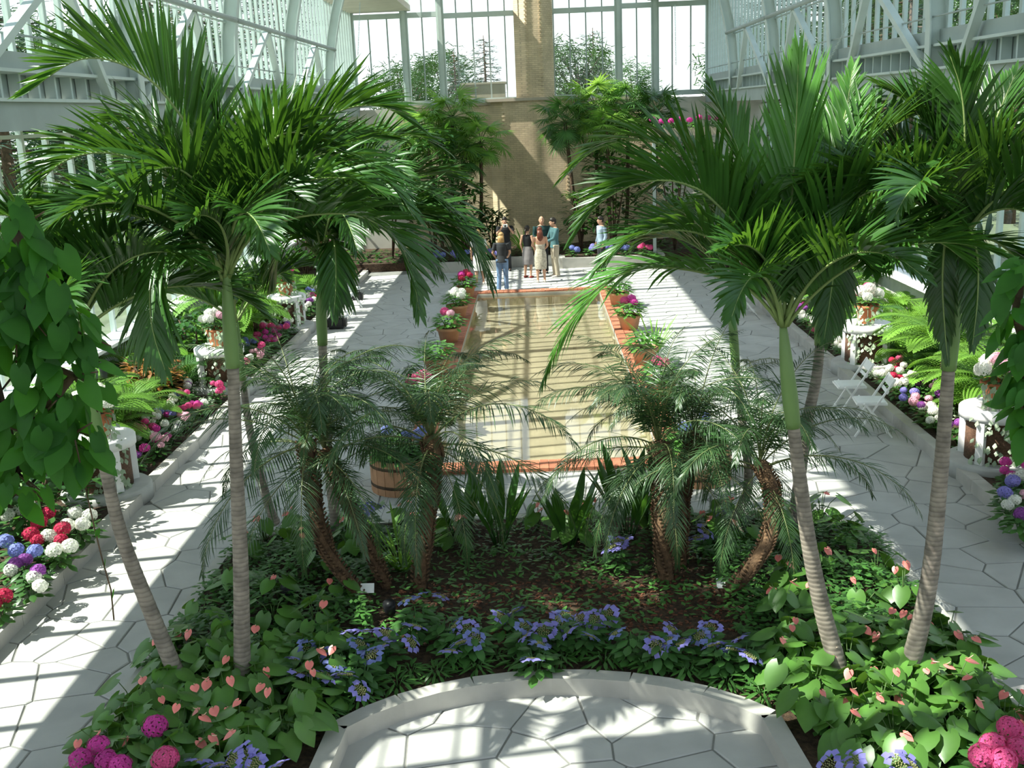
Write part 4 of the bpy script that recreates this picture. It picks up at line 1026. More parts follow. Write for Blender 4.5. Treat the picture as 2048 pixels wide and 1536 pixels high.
def scatter(n, x0, x1, y0, y1, dmin, ok=None, seed=1):
    r = random.Random(seed); out = []; tries = 0
    while len(out) < n and tries < 6000:
        tries += 1; p = (r.uniform(x0, x1), r.uniform(y0, y1))
        if ok and not ok(*p): continue
        if all((p[0] - q[0]) ** 2 + (p[1] - q[1]) ** 2 > dmin * dmin for q in out): out.append(p)
    return out
def front_ok(s):
    def f(x, y): return (x * x / 2.22 ** 2 + max(0, y - 6.95) ** 2 / 1.85 ** 2) > 1 and abs(x) > 2.0 and abs(x) < 3.65
    return f
k = 0
for s, word in ((-1, 'left'), (1, 'right')):
    for (x, y) in scatter(44, min(s * 1.95, s * 3.6), max(s * 1.95, s * 3.6), 7.0, 9.0, .20, front_ok(s), 20 + s):
        k += 1; nf = (1, 0, 2, 1, 0)[k % 5]
        anthurium(f'{"pink flowered" if nf else "flowerless"} anthurium on {word} front arm of the island', f'{"flowering" if nf else "flowerless"} anthuriums on the {word} front arm of the island', (x, y, .09), 11, nf, k)
    for (x, y) in scatter(14, min(s * 2.2, s * 3.5), max(s * 2.2, s * 3.5), 9.2, 12.1, .42, None, 30 + s):
        k += 1; nf = (1, 2, 0)[k % 3]
        anthurium(f'{"pink flowered" if nf else "flowerless"} anthurium in {word} groundcover of the island', f'{"flowering" if nf else "flowerless"} anthuriums in the {word} groundcover', (x, y, .09), 7, nf, k, .95)
for k2, (x, y) in enumerate(scatter(12, -1.9, 2.2, 11.5, 12.25, .38, None, 77)):
    anthurium('pink flowered anthurium along the rear island edge', 'anthuriums along the rear edge of the island', (x, y, .09), 6, 2, 300 + k2)

# groundcover: nobody could count it
def cover(name, label, poly_ok, x0, x1, y0, y1, n, hz, L, wd, mat, seed):
    r = random.Random(seed); m = MB(); c = 0
    while c < n:
        x, y = r.uniform(x0, x1), r.uniform(y0, y1)
        if not poly_ok(x, y): continue
        c += 1; bz = hz * (.55 + .45 * math.sin(x * 4.1 + y * 2.3) * math.cos(y * 3.7 - x))
        a = r.uniform(0, 6.28); p = Vector((x, y, .1 + bz * r.uniform(.25, 1)))
        m.leaf(p, (math.cos(a), math.sin(a), r.uniform(-.2, .5)), (-math.sin(a), math.cos(a), 0), L * r.uniform(.6, 1.2), wd * r.uniform(.7, 1.2), 2, .4, .2, .45)
    return tag(m.build(name, mat), label, 'groundcover', kind='stuff')
isl = lambda x, y: abs(x) < 3.72 and not (abs(x) < 1.95 and y < 8.7) and (abs(x) < 3.3 or y < 11.6)
def left_c(x, y): return x < -1.75 - .0 * y and isl(x, y) and not (-1.9 < x < -1.2 and 9.8 < y < 10.6)
def right_c(x, y): return x > 1.75 and isl(x, y)
cover('groundcover_leaves', 'dense dark green small leaved groundcover on the left of the island', left_c, -3.75, -1.7, 8.6, 12.2, 5200, .34, .09, .05, M['cover_leaf'], 1)
cover('groundcover_leaves', 'dense dark green small leaved groundcover on the right of the island', right_c, 1.7, 3.75, 8.6, 12.2, 5200, .34, .09, .05, M['cover_leaf'], 2)
cover('groundcover_leaves', 'dark low leaves under the date palms behind the lacecaps', lambda x, y: abs(x) < 1.9 and y > 10.7, -1.9, 1.9, 10.7, 12.3, 1500, .22, .1, .04, M['cover_leaf'], 3)
cover('groundcover_leaves', 'sparse low leaves on the bark mulch between date palms and lacecaps', lambda x, y: True, -1.9, 1.9, 9.5, 10.7, 700, .2, .1, .045, M['cover_leaf'], 6)
cover('groundcover_leaves', 'dark leaves under the anthuriums on the left front arm', front_ok(-1), -3.7, -1.95, 6.2, 8.8, 1300, .16, .1, .06, M['cover_leaf'], 4)
cover('groundcover_leaves', 'dark leaves under the anthuriums on the right front arm', front_ok(1), 1.95, 3.7, 6.2, 8.8, 1300, .16, .1, .06, M['cover_leaf'], 5)
for s, word in ((-1, 'left'), (1, 'right')):
    cover('groundcover_leaves', f'small mixed leaves covering the soil of the {word} bed', lambda x, y: True, min(s * 5.7, s * 7.9), max(s * 5.7, s * 7.9), 9, 33, 5200, .22, .12, .06, M['hyd_leaf'], 8 + s)
cover('groundcover_leaves', 'broad dark leaves covering the planting bed before the brick wall', lambda x, y: y > 35.5 or abs(x) > 4.1, -7.8, 7.8, 35.2, 38.2, 2600, .45, .26, .11, M['dark_leaf'], 12)
def sword(label, loc, n, H, seed, mat, wd=.11, grp=None, lean=.35, name='sword_plant'):
    r = random.Random(seed); root = thing(name, loc, label, 'plant', grp)
    for k in range(n):
        a = k * 2.4 + seed; m = MB(); h = H * r.uniform(.65, 1.1)
        d = Vector((math.cos(a) * lean, math.sin(a) * lean, 1)); b_ = Vector((math.cos(a) * .06, math.sin(a) * .06, 0))
        m.tube([b_, b_ + d.normalized() * h * .35], [.008, .006], 4)
        m.leaf(b_ + d.normalized() * h * .3, d, Vector((-math.sin(a), math.cos(a), 0)), h * .8, wd, 6, r.uniform(.3, .9), .25, .45); m.build('leaf', mat, root)
    return root
sword('dark upright sword leaved plant left of the island centre line', (-.55, 11.6, .1), 13, .95, 3, M['dark_leaf'], .12)
sword('dark sword leaved plant near the island centre with one tall leaf', (.25, 11.5, .1), 12, .85, 4, M['dark_leaf'], .12)
sword('dark sword leaved plant right of the island centre line', (.95, 11.7, .1), 13, 1.0, 5, M['dark_leaf'], .12)
sword('dark sword leaved plant close to the thick right date palm', (1.3, 12.0, .1), 12, .95, 6, M['dark_leaf'], .12)
sword('dark sword leaved plant beside the stout left date palm', (-1.05, 11.9, .1), 11, .9, 7, M['dark_leaf'], .12)
sword('bright green strap leaved plant between the left date palm trunks', (-1.62, 11.0, .1), 34, .75, 8, M['fern'], .035, None, .8, 'strap_leaved_plant')
sword('yellow green strap leaved plant at the right pool edge', (2.35, 21.6, .02), 30, .95, 9, M['fern'], .03, None, .7, 'strap_leaved_plant')
sword('bright green grassy plant between the people at the planter wall', (-.35, 35.5, .25), 40, 1.0, 10, M['fern'], .06, None, .6, 'strap_leaved_plant')

# signs and fixtures on the island
for lab, u, v in (('small white plant label sign left of the date palm roots', 735, 1180), ('small pale plant label sign by the low right date palm', 1447, 1170)):
    p = gnd(u, v, .25); t = thing('label_sign', (p.x, p.y, .1), lab, 'sign'); m = MB(); m.box((0, 0, .17), (.14, .015, .10), Matrix.Rotation(-.6, 3, 'X')); m.build('plate', M['white'], t, smooth=False)
    m = MB(); m.tube([(0, .02, -.05), (0, .01, .16)], .008, 6); m.build('stake', M['black'], t)
for lab, u, v in (('black garden spotlight on the soil left of the lacecaps', 783, 1240), ('black garden spotlight in the left groundcover', 580, 1205)):
    p = gnd(u, v, .1); t = thing('garden_spotlight', p, lab, 'light'); m = MB(); m.tube([(0, 0, -.05), (0, 0, .08)], .012, 6); m.build('stake', M['black'], t)
    m = MB(); m.tube([(0, 0, .06), (0, -.02, .1), (0, -.09, .22), (0, -.095, .225), (0, -.085, .21)], [.03, .055, .065, .055, .04], 12); m.build('housing', M['black'], t)

# ================================================================== POTS, PEDESTALS
m = MB(); m.lathe([(.11, 0), (.155, .22), (.175, .22), (.178, .27), (.155, .27), (.15, .235), (0, .235)], 18); POT = m.mesh('pot', M['terra'])
m = MB(); m.lathe([(.14, .232), (0, .24)], 14); POTS = m.mesh('soil', M['soil'])
m = MB(); m.lathe([(.15, 0), (.19, .20), (.21, .20), (.213, .25), (.19, .25), (.185, .22), (0, .22)], 18); POTP = m.mesh('pot', M['terra_pale'])
def flower_pot(label, loc, cols, sc=1.0, seed=0, pale=False, trail=False, grp=None, dense=6):
    r = random.Random(seed); root = thing('flower_pot', loc, label, 'potted plant', grp, 0, sc)
    link('pot', POTP if pale else POT, root); link('soil', POTS, root)
    link('foliage', POTF[2 + seed % 2 if pale else seed % 4], root, (0, 0, .18), (0, 0, seed), (1.45, 1.45, 1.15) if pale else 1.05)['kind'] = 'stuff'
    for k in range(dense):
        a = k * 2.4 + seed; rr = .05 + .03 * k
        link('bloom', BLOOM[cols[k % len(cols)]][k % 2], root, (math.cos(a) * rr, math.sin(a) * rr, .52 - .02 * k), (r.uniform(-.3, .3), r.uniform(-.3, .3), a), r.uniform(.8, 1.1))
    if trail:
        m = MB()
        for k in range(150):
            a = trail + r.uniform(-.9, .9); h = r.uniform(-.7, .28); rr = .2 + .06 * r.random() + (.12 if h < .02 else 0)
            m.leaf((math.cos(a) * rr, math.sin(a) * rr, h), (math.cos(a) * .5 + r.uniform(-.5, .5), math.sin(a) * .5 + r.uniform(-.5, .5), -.6), (-math.sin(a), math.cos(a), .2), .07, .05, 2, .3, .2)
        for k in range(7):
            a = trail + r.uniform(-.9, .9); m.tube([(math.cos(a) * .14, math.sin(a) * .14, .25), (math.cos(a) * .22, math.sin(a) * .22, .2), (math.cos(a) * .24, math.sin(a) * .24, -.7)], .004, 4)
        m.build('trailing_vine', M['silver'], root)['kind'] = 'stuff'
    return root
def pedestal(label, x, y):
    root = thing('pedestal', (x, y, 0), label, 'pedestal')
    m = MB(); m.lathe([(.60, 0), (.60, .20), (.57, .23), (0, .23)], 28); m.build('base', M['concrete'], root)
    m = MB(); m.lathe([(.36, .22), (.36, .86), (0, .86)], 24); m.build('wicker_drum', M['rattan'], root)
    for k in range(4):
        a = PI / 4 + k * PI / 2; m = MB(); m.box((math.cos(a) * .41, math.sin(a) * .41, .54), (.09, .10, .64), Matrix.Rotation(a, 3, 'Z')); m.build('post', M['white'], root, smooth=False)
    m = MB(); m.lathe([(.40, .80), (.46, .80), (.46, .92), (.44, .94), (0, .94)], 28); m.build('top', M['white'], root)
    return root
ordn = ('first', 'second', 'third', 'fourth')
for s, word in ((-1, 'left'), (1, 'right')):
    for k, y in enumerate((13.8, 19.5, 25.2, 30.9)):
        px_ = s * 6.02
        pedestal(f'white round pedestal with wicker drum, {ordn[k]} from the camera along the {word} path', px_, y)
        cl = (('white', 'white', 'silver'), ('white', 'white', 'blush'), ('white', 'magenta', 'pink'), ('red', 'blush', 'white'))[k] if s < 0 else (('blush', 'white', 'white'), ('white', 'pink', 'white'), ('magenta', 'white', 'red'), ('red', 'white', 'pink'))[k]
        cl = [c if c != 'silver' else 'white' for c in cl]
        flower_pot(f'terracotta pot of {DESC[cl[0]]} and {DESC[cl[-1]]} flowers on the {ordn[k]} pedestal of the {word} path', (px_, y, .942), cl, 1.25, k + (4 if s > 0 else 0), False, (-1.2 if s < 0 else -1.75) if k < 3 else False, None, 7)
pots = [(-1.98, 29.0, ('red', 'magenta'), 'terracotta pot of dark red flowers at the far left end of the pool'), (-2.02, 26.1, ('white', 'white'), 'terracotta pot of white flowers on the left pool edge, second from the far end'),
        (-2.02, 23.3, ('pink', 'blush'), 'terracotta pot with one pink head on the left pool edge, third from the far end'), (-2.02, 20.3, (), 'terracotta pot of green foliage on the left pool edge, fourth from the far end'),
        (-2.02, 17.4, ('pink', 'pink'), 'terracotta pot with three pink heads at the near left pool edge'), (2.05, 27.1, ('white',), 'terracotta pot of pale flowers at the far right end of the pool'),
        (2.05, 24.0, ('magenta', 'pink'), 'terracotta pot of hot pink flowers on the right pool edge, second from the far end'), (2.05, 20.6, (), 'terracotta pot of leggy foliage on the right pool edge, third from the far end'), (2.05, 17.9, ('pink',), 'terracotta pot with pink heads at the near right pool edge')]
for k, (x, y, cl, lab) in enumerate(pots):
    flower_pot(lab, (x, y, .065), cl or ('white',), 1.3, k + 1, True, False, None, (5, 6, 2, 0, 3, 3, 3, 0, 2)[k])
def tub(label, x, y, seed):
    root = thing('planter_tub', (x, y, 0), label, 'planter')
    for k in range(20):
        a = 2 * PI * k / 20; m = MB(); m.box((math.cos(a) * .43, math.sin(a) * .43, .24), (.03, .134, .48), Matrix.Rotation(a, 3, 'Z')); m.build('stave', M['terra_pale'], root, smooth=False)
    m = MB(); m.lathe([(.42, .02), (.42, .40), (0, .42)], 20); m.build('soil', M['soil'], root)
    m = MB(); m.lathe([(.445, .10), (.455, .10), (.455, .14), (.445, .14)], 24); m.lathe([(.445, .36), (.455, .36), (.455, .40), (.445, .40)], 24); m.build('hoop', M['bark'], root)
    for k in range(5):
        a = k * 1.25; o = link('foliage', POTF[k % 4], root, (math.cos(a) * .22, math.sin(a) * .22, .38), (0, 0, a), 1.35); o['kind'] = 'stuff'
    for k in range(4): link('bloom', BLOOM['blue'][k % 2], root, (rnd.uniform(-.3, .3), rnd.uniform(-.3, .3), .8), (0, 0, k), .9)
    return root
tub('round slatted planter tub with blue flowers left of the near pool end', -1.95, 14.0, 1)
tub('round slatted planter tub with foliage right of the near pool end', 2.1, 13.95, 2)
for k, (x, c) in enumerate(((-3.6, 'red'), (-3.1, 'blue'), (-2.6, 'lilac'), (-2.1, 'blue'), (-1.65, 'lilac'), (-1.2, 'lilac'), (1.15, 'blue'), (1.7, 'lilac'), (2.3, 'lilac'), (2.9, 'blue'), (3.5, 'pink'))):
    bloom_plant('hydrangea', f'{DESC[c]} hydrangea in grey planter {"left" if x < 0 else "right"} of the people', f'{DESC[c]} hydrangeas in the {"left" if x < 0 else "right"} grey planter', (x, 34.75, .25), [(rnd.uniform(-.2, .2), rnd.uniform(-.15, .1), rnd.uniform(.24, .36), BLOOM[c][q % 2], 1.15) for q in range(4)], BUSH[k % 3], 1.25, 700 + k)

# ================================================================== CLIMBING VINES
VL = []
for k in range(3):
    m = MB(); heart(m, (0, 0, 0), (1, 0, -.6 - .2 * k), (0, 1, 0), .13, .088, .35 + .2 * k); VL.append(m.mesh('leaf', M['vine']))
def vine(label, blobs, Y, n, foot, seed, tendril=None):
    r = random.Random(seed); root = thing('climbing_vine', foot, label, 'vine'); foot = Vector(foot)
    cs = [(at(u, v, Y), R) for u, v, R in blobs]
    m = MB(); m.tube([foot] + [c + Vector((0, .08, 0)) for c, _ in reversed(cs)], [.03] + [.022] * len(cs), 7)
    for c, R in cs:
        for k in range(4): m.tube([c + Vector((0, .08, 0)), c + Vector((r.uniform(-1, 1) * R, r.uniform(-.5, .5) * R, r.uniform(-.9, .6) * R))], [.007, .003], 5)
    if tendril: m.tube([at(u, v, Y) for u, v in tendril], .0035, 5)
    m.build('stem', M['bark'], root, off=foot)
    for k in range(n):
        c, R = cs[k % len(cs)]
        d = Vector((r.gauss(0, 1), r.gauss(0, 1), r.gauss(0, 1))).normalized(); rr = R * r.uniform(.55, 1.0)
        p = c + Vector((d.x, d.y * .7, d.z)) * rr; a = math.atan2(d.y - .5, d.x) + r.uniform(-.5, .5)
        link('leaf', VL[k % 3], root, p - foot, (r.uniform(-.7, .7), r.uniform(-.3, .8), a), r.uniform(.65, 1.2))
    if tendril:
        for (u, v) in tendril[1:-1]:
            link('leaf', VL[2], root, at(u + 6, v, Y) - foot, (0, .8, r.uniform(-1, 1)), .35)
    return root
vine('dense dark climbing vine with broad leaves hanging at the left picture edge', ((10, 470, .17), (70, 560, .19), (10, 600, .24), (110, 660, .2), (40, 720, .27), (130, 760, .18), (60, 850, .25), (130, 880, .16), (20, 960, .2), (-60, 650, .26), (-60, 850, .26)), 4.2, 290, (-3.3, 4.3, 0), 5,
     ((150, 880), (172, 980), (190, 1060), (205, 1120), (222, 1180), (228, 1240)))
vine('dark climbing vine with broad leaves at the right picture edge', ((2055, 560, .13), (2050, 640, .14), (2075, 730, .16), (2062, 800, .12), (2070, 860, .10), (2110, 680, .2)), 4.6, 95, (3.4, 4.7, 0), 6)
# ================================================================== CHAIRS AND BAGS
def folding_chair(label, x, y, rz, grp=None, sc=1.12):
    """faces local -X; back at +X"""
    root = thing('folding_chair', (x, y, .003), label, 'chair', grp, rz, sc)
    for s in (-1, 1):
        m = MB(); m.bar((-.24, s * .19, 0), (.25, s * .19, .80), .022, .036, (0, 1, 0)); m.build('back_leg', M['white'], root, smooth=False)
        m = MB(); m.bar((.24, s * .215, 0), (-.14, s * .215, .47), .022, .036, (0, 1, 0)); m.build('front_leg', M['white'], root, smooth=False)
    m = MB(); m.box((-.03, 0, .45), (.40, .38, .025)); m.box((-.03, 0, .468), (.36, .34, .015)); m.build('seat', M['white'], root, smooth=False)
    m = MB(); m.box((.225, 0, .73), (.018, .37, .12), Matrix.Rotation(.5, 3, 'Y')); m.build('top_slat', M['white'], root, smooth=False)
    m = MB(); m.box((.165, 0, .61), (.016, .37, .045), Matrix.Rotation(.5, 3, 'Y')); m.build('back_slat', M['white'], root, smooth=False)
    m = MB(); m.box((.18, 0, .075), (.018, .42, .05)); m.build('stretcher', M['white'], root, smooth=False)
    m = MB(); m.box((-.19, 0, .10), (.018, .37, .05)); m.build('stretcher', M['white'], root, smooth=False)
    return root
folding_chair('white folding chair on the right path, the nearer of the pair below the fern', 5.0, 15.75, -.12)
folding_chair('white folding chair on the right path, the farther of the pair below the fern', 4.98, 16.75, -.05)
folding_chair('white folding chair far along the right path behind the thin palm', 4.95, 25.6, 0)
folding_chair('white folding chair on the left path nearest the black bags', -5.1, 26.6, PI - .15)
folding_chair('white folding chair on the left path, middle of the three', -5.1, 27.5, PI)
folding_chair('white folding chair on the left path, farthest of the three', -5.05, 28.5, PI + .2)
def bag(label, x, y, sx, sy, sz):
    root = thing('bag', (x, y, .003), label, 'bag'); m = MB()
    bmx = bmesh.new(); bmesh.ops.create_cube(bmx, size=1); bmesh.ops.bevel(bmx, geom=bmx.edges[:], offset=.16, segments=2, affect='EDGES')
    for v in bmx.verts: v.co = Vector((v.co.x * sx, v.co.y * sy, (v.co.z + .5) * sz))
    me = bpy.data.meshes.new('body'); bmx.to_mesh(me); bmx.free(); me.materials.append(M['black']); link('body', me, root)
    m = MB(); m.tube([(-sx * .25, 0, sz * .9), (-sx * .2, 0, sz * 1.3), (sx * .2, 0, sz * 1.3), (sx * .25, 0, sz * .9)], .012, 6); m.build('strap', M['black'], root); return root
bag('black bag on the left path in front of the folding chairs', -4.95, 25.6, .5, .3, .28)
bag('small black bag on the left path beyond the folding chairs', -5.1, 29.7, .34, .25, .2)

# ================================================================== PEOPLE
MATP = dict(skin=plain('skin', (.52, .29, .19), .55, .06, 8), hair_dark=plain('hair_dark', (.02, .014, .01), .5, .2, 30), hair_red=plain('hair_auburn', (.13, .035, .018), .45, .3, 30), hair_tan=plain('hair_blond', (.42, .25, .10), .5, .3, 30),
            hair_grey=plain('hair_grey', (.30, .27, .25), .6, .2, 30), charcoal=plain('charcoal_cloth', (.03, .032, .035), .85, .15, 10), black=plain('black_cloth', (.012, .012, .014), .85, .1, 10), denim=plain('blue_denim', (.16, .26, .42), .85, .2, 6),
            teal=plain('teal_cloth', (.06, .14, .15), .85, .15, 8), darkteal=plain('dark_teal_cloth', (.012, .045, .045), .85, .15, 8), khaki=plain('khaki_cloth', (.42, .36, .27), .85, .1, 8), grey=plain('grey_cloth', (.20, .18, .18), .85, .1, 8),
            cream=plain('cream_print_cloth', (.46, .41, .32), .85, .35, 18), paleblue=plain('pale_blue_cloth', (.33, .42, .52), .85, .06, 8), whitec=plain('white_cloth', (.72, .70, .66), .85, .06, 8), shoe=plain('shoe_white', (.55, .5, .45), .6, .1, 8), red=plain('shoe_red', (.30, .03, .03), .5, .1, 8), blackshoe=plain('shoe_black', (.015, .015, .015), .4, .1, 8), lip=plain('lips', (.38, .12, .10), .5, .05, 8), eye=plain('eyes', (.02, .015, .01), .2, .05, 8))
def ell(m, P, R, n=14):
    """loft of elliptical rings; R = (rx, ry) per point; rings stay roughly level for a torso, square to the path for limbs"""
    P = [Vector(p) for p in P]; b = len(m.v); k = len(P)
    for i, p in enumerate(P):
        t = (P[min(i + 1, k - 1)] - P[max(i - 1, 0)]).normalized()
        ux = Vector((1, 0, 0)); ux = (ux - t * ux.dot(t)).normalized() if abs(t.x) < .97 else Vector((0, 1, 0)); uy = t.cross(ux)
        rx, ry = R[i] if hasattr(R[i], '__len__') else (R[i], R[i])
        for j in range(n):
            a = 2 * PI * j / n; m.v.append(tuple(p + ux * rx * math.cos(a) + uy * ry * math.sin(a)))
    for i in range(k - 1):
        for j in range(n):
            j2 = (j + 1) % n; m.face((b + i * n + j, b + i * n + j2, b + (i + 1) * n + j2, b + (i + 1) * n + j))
    m.face(tuple(b + j for j in reversed(range(n)))); m.face(tuple(b + (k - 1) * n + j for j in range(n)))
def fuse(m, name, mat, parent, voxel, smooth=2):
    """closed overlapping shells become one continuous skin"""
    o = m.build(name, mat, None); md = o.modifiers.new('r', 'REMESH'); md.mode = 'VOXEL'; md.voxel_size = voxel; md.use_smooth_shade = True
    sm = o.modifiers.new('s', 'SMOOTH'); sm.iterations = smooth; sm.factor = .5
    me = bpy.data.meshes.new_from_object(o.evaluated_get(bpy.context.evaluated_depsgraph_get())); me.name = name
    if not me.materials: me.materials.append(mat)
    old = o.data; bpy.data.objects.remove(o); bpy.data.meshes.remove(old)
    return link(name, me, parent)
def person(label, x, y, rz, h, female, pose, clothes, hair, shoes='shoe'):
    """local frame: facing -Y. pose gives arm and leg joints (for height 1.75), clothes a list of (kind, material)"""
    root = thing('person', (x, y, .004), label, 'person', None, rz, h / 1.75)
    sw = .175 if female else .20; hw = .165 if female else .16; S = MATP['skin']
    J = dict(hipL=(-.09, 0, .92), hipR=(.09, 0, .92), kneeL=(-.10, -.015, .50), kneeR=(.10, -.015, .50), ankL=(-.11, .03, .085), ankR=(.11, .03, .085),
             shL=(-sw, .01, 1.43), shR=(sw, .01, 1.43), elL=(-sw - .07, .03, 1.14), elR=(sw + .07, .03, 1.14), wrL=(-sw - .06, -.06, .90), wrR=(sw + .06, -.06, .90), head=(0, -.02, 1.62))
    J.update(pose); J = {k: Vector(v) for k, v in J.items()}
    B = MB()
    tr = [(0, .0, .86), (0, .0, .94), (0, -.005, 1.06), (0, -.01, 1.20), (0, -.005, 1.33), (0, .01, 1.43), (0, .015, 1.48)]
    w0 = .125 if female else .145
    TR = [(.12, .10), (hw, .115), (w0, .095), (.15, .11), (sw - .02, .115), (sw - .03, .09), (.07, .06)]
    ell(B, tr, TR, 18)
    ell(B, [(0, .015, 1.42), (0, .005, 1.50), tuple(J['head'] + Vector((0, .02, -.07)))], [.062, .054, .056], 12)
    def head(m, off=0.0):
        c = J['head']; ell(m, [c + Vector((0, q[1], q[0])) for q in ((-.125, -.035), (-.11, -.03), (-.07, -.02), (0, -.005), (.06, .005), (.10, .01), (.12, .012))], [(.02, .025), (.042, .05), (.062, .08), (.073, .094), (.070, .09), (.045, .06), (.012, .015)], 16)
    head(B)
    c = J['head']; ell(B, [c + Vector((0, -.095, .02)), c + Vector((0, -.115, -.02)), c + Vector((0, -.09, -.03))], [.008, .016, .010], 8)     # nose
    for s in (-1, 1): ell(B, [c + Vector((s * .073, .0, -.03)), c + Vector((s * .082, .005, .0)), c + Vector((s * .074, .008, .028))], [(.008, .012), (.010, .020), (.006, .012)], 8)
    for sd in 'LR':
        a, b, cc = J['sh' + sd], J['el' + sd], J['wr' + sd]
        ell(B, [a, a.lerp(b, .3), a.lerp(b, .75), b, b.lerp(cc, .3), b.lerp(cc, .75), cc], [.052, .047, .041, .038, .039, .029, .025], 10)
        d = (cc - b).normalized(); sx = Vector((0, 1, 0)) if abs(d.y) < .8 else Vector((0, 0, 1)); sx = (sx - d * sx.dot(d)).normalized(); nn = d.cross(sx)
        ell(B, [cc - d * .01, cc + d * .04, cc + d * .085], [(.024, .02), (.034, .022), (.034, .02)], 10)
        a, b, cc = J['hip' + sd], J['knee' + sd], J['ank' + sd]
        ell(B, [a + Vector((0, 0, .03)), a.lerp(b, .3), a.lerp(b, .75), b, b.lerp(cc, .3), b.lerp(cc, .75), cc], [.086, .083, .062, .054, .055, .040, .036], 12)
        f = Vector((0, -1, 0)); ell(B, [cc + Vector((0, .05, -.04)), cc + Vector((0, .0, -.035)), cc + f * .09 + Vector((0, 0, -.055)), cc + f * .17 + Vector((0, 0, -.063))], [(.03, .035), (.038, .042), (.042, .026), (.03, .016)], 10)
    body = fuse(B, 'body', S, root, .012, 2)
    F = MB()
    for sd, sg in (('L', -1), ('R', 1)):          # five separate fingers rooted inside each palm
        b, cc = J['el' + sd], J['wr' + sd]; d = (cc - b).normalized(); sx = Vector((0, 1, 0)) if abs(d.y) < .8 else Vector((0, 0, 1)); sx = (sx - d * sx.dot(d)).normalized(); nn = d.cross(sx) * (1 if sg > 0 else -1)
        for i, ln in enumerate((.068, .078, .072, .056)):
            p0 = cc + d * .07 + sx * (-.027 + .018 * i); cu = -nn
            F.tube([p0, p0 + d * ln * .45, p0 + d * ln * .75 + cu * .012, p0 + d * ln * .9 + cu * .03], [.0085, .008, .0075, .006], 6)
        p0 = cc + d * .03 - sx * .025; F.tube([p0, p0 - sx * .022 + d * .025, p0 - sx * .03 + d * .055], [.010, .009, .007], 6)
    F.build('fingers', S, root)
    e = MB()
    for s in (-1, 1): ell(e, [c + Vector((s * .030, -.083, .012)), c + Vector((s * .030, -.092, .012))], [(.011, .006), (.009, .005)], 8)
    e.build('eyes', MATP['eye'], root); e = MB(); ell(e, [c + Vector((0, -.085, -.068)), c + Vector((0, -.098, -.068))], [(.022, .007), (.018, .005)], 8); e.build('mouth', MATP['lip'], root)
    g = .012
    for kind, mt_ in clothes:
        m = MB(); mm = MATP[mt_]
        if kind in ('tee', 'shirt', 'tank'):
            ell(m, [(0, 0, .86 if kind != 'tank' else .95)] + tr[1:6] + [(0, .012, 1.462)], [(hw + .03, .14)] + [(a + g, b + g) for a, b in TR[1:6]] + [(.095, .075)], 18)
            for sd in 'LR':
                a, b, cc = J['sh' + sd], J['el' + sd], J['wr' + sd]
                if kind == 'tee': ell(m, [a, a.lerp(b, .4), a.lerp(b, .72)], [.068, .066, .066], 12)
                elif kind == 'shirt': ell(m, [a, a.lerp(b, .4), b, b.lerp(cc, .5), b.lerp(cc, .92)], [.068, .062, .055, .048, .040], 12)
            fuse(m, 'shirt' if kind != 'tank' else 'top', mm, root, .013, 2)
        if kind in ('trousers', 'jeans'):
            ell(m, [(0, 0, .84), (0, 0, .90), (0, 0, 1.0)], [(hw, .12), (hw + .016, .13), (hw - .015, .115)], 18)
            for sd in 'LR':
                a, b, cc = J['hip' + sd], J['knee' + sd], J['ank' + sd]
                ell(m, [a + Vector((0, 0, .03)), a.lerp(b, .3), b, b.lerp(cc, .5), cc + Vector((0, 0, -.03))], [.103, .098, .074, .07, .07], 14)
            fuse(m, 'trousers', mm, root, .013, 2)
        if kind in ('skirt', 'dress', 'capris'):
            lo = .42 if kind != 'capris' else .45
            ell(m, [(0, 0, lo), (0, 0, .62), (0, 0, .86), (0, 0, .96), (0, 0, 1.06)] + ([(0, .0, 1.15), (0, -.03, 1.24)] if kind == 'dress' else []), [(.19, .16), (.20, .17), (hw + .03, .145), (hw + .01, .13), (w0 + .015, .11)] + ([(.155, .115), (.16, .105)] if kind == 'dress' else []), 18)
            if kind == 'dress':
                for s in (-1, 1): ell(m, [(s * .10, -.10, 1.22), (s * .08, -.085, 1.38), (s * .05, .03, 1.475)], [.018, .014, .012], 6)
            fuse(m, 'dress' if kind == 'dress' else 'skirt', mm, root, .013, 2)
    m = MB()
    for sd in 'LR':
        cc = J['ank' + sd]; f = Vector((0, -1, 0))
        ell(m, [cc + Vector((0, .065, -.05)), cc + Vector((0, .0, -.045)), cc + f * .09 + Vector((0, 0, -.058)), cc + f * .185 + Vector((0, 0, -.065))], [(.034, .032), (.046, .038), (.050, .028), (.034, .018)], 10)
    m.build('shoes', MATP[shoes], root)
    hk, hm = hair; m = MB()
    ell(m, [c + Vector((0, .035, -.05)), c + Vector((0, .03, .0)), c + Vector((0, .012, .05)), c + Vector((0, .002, .075)), c + Vector((0, .002, .115)), c + Vector((0, .006, .145))], [(.070, .068), (.083, .082), (.085, .100), (.084, .106), (.062, .08), (.014, .02)], 16)
    if hk == 'long': ell(m, [c + Vector((0, .05, .02)), c + Vector((0, .085, -.08)), c + Vector((0, .10, -.20)), c + Vector((0, .105, -.33))], [(.08, .06), (.095, .055), (.10, .045), (.05, .02)], 14)
    if hk == 'bob': ell(m, [c + Vector((0, .045, .03)), c + Vector((0, .055, -.06)), c + Vector((0, .06, -.15)), c + Vector((0, .06, -.20))], [(.085, .07), (.098, .065), (.10, .055), (.07, .03)], 14)
    if hk == 'pony': ell(m, [c + Vector((0, .10, .03)), c + Vector((0, .15, -.04)), c + Vector((0, .14, -.2))], [.03, .035, .012], 8)
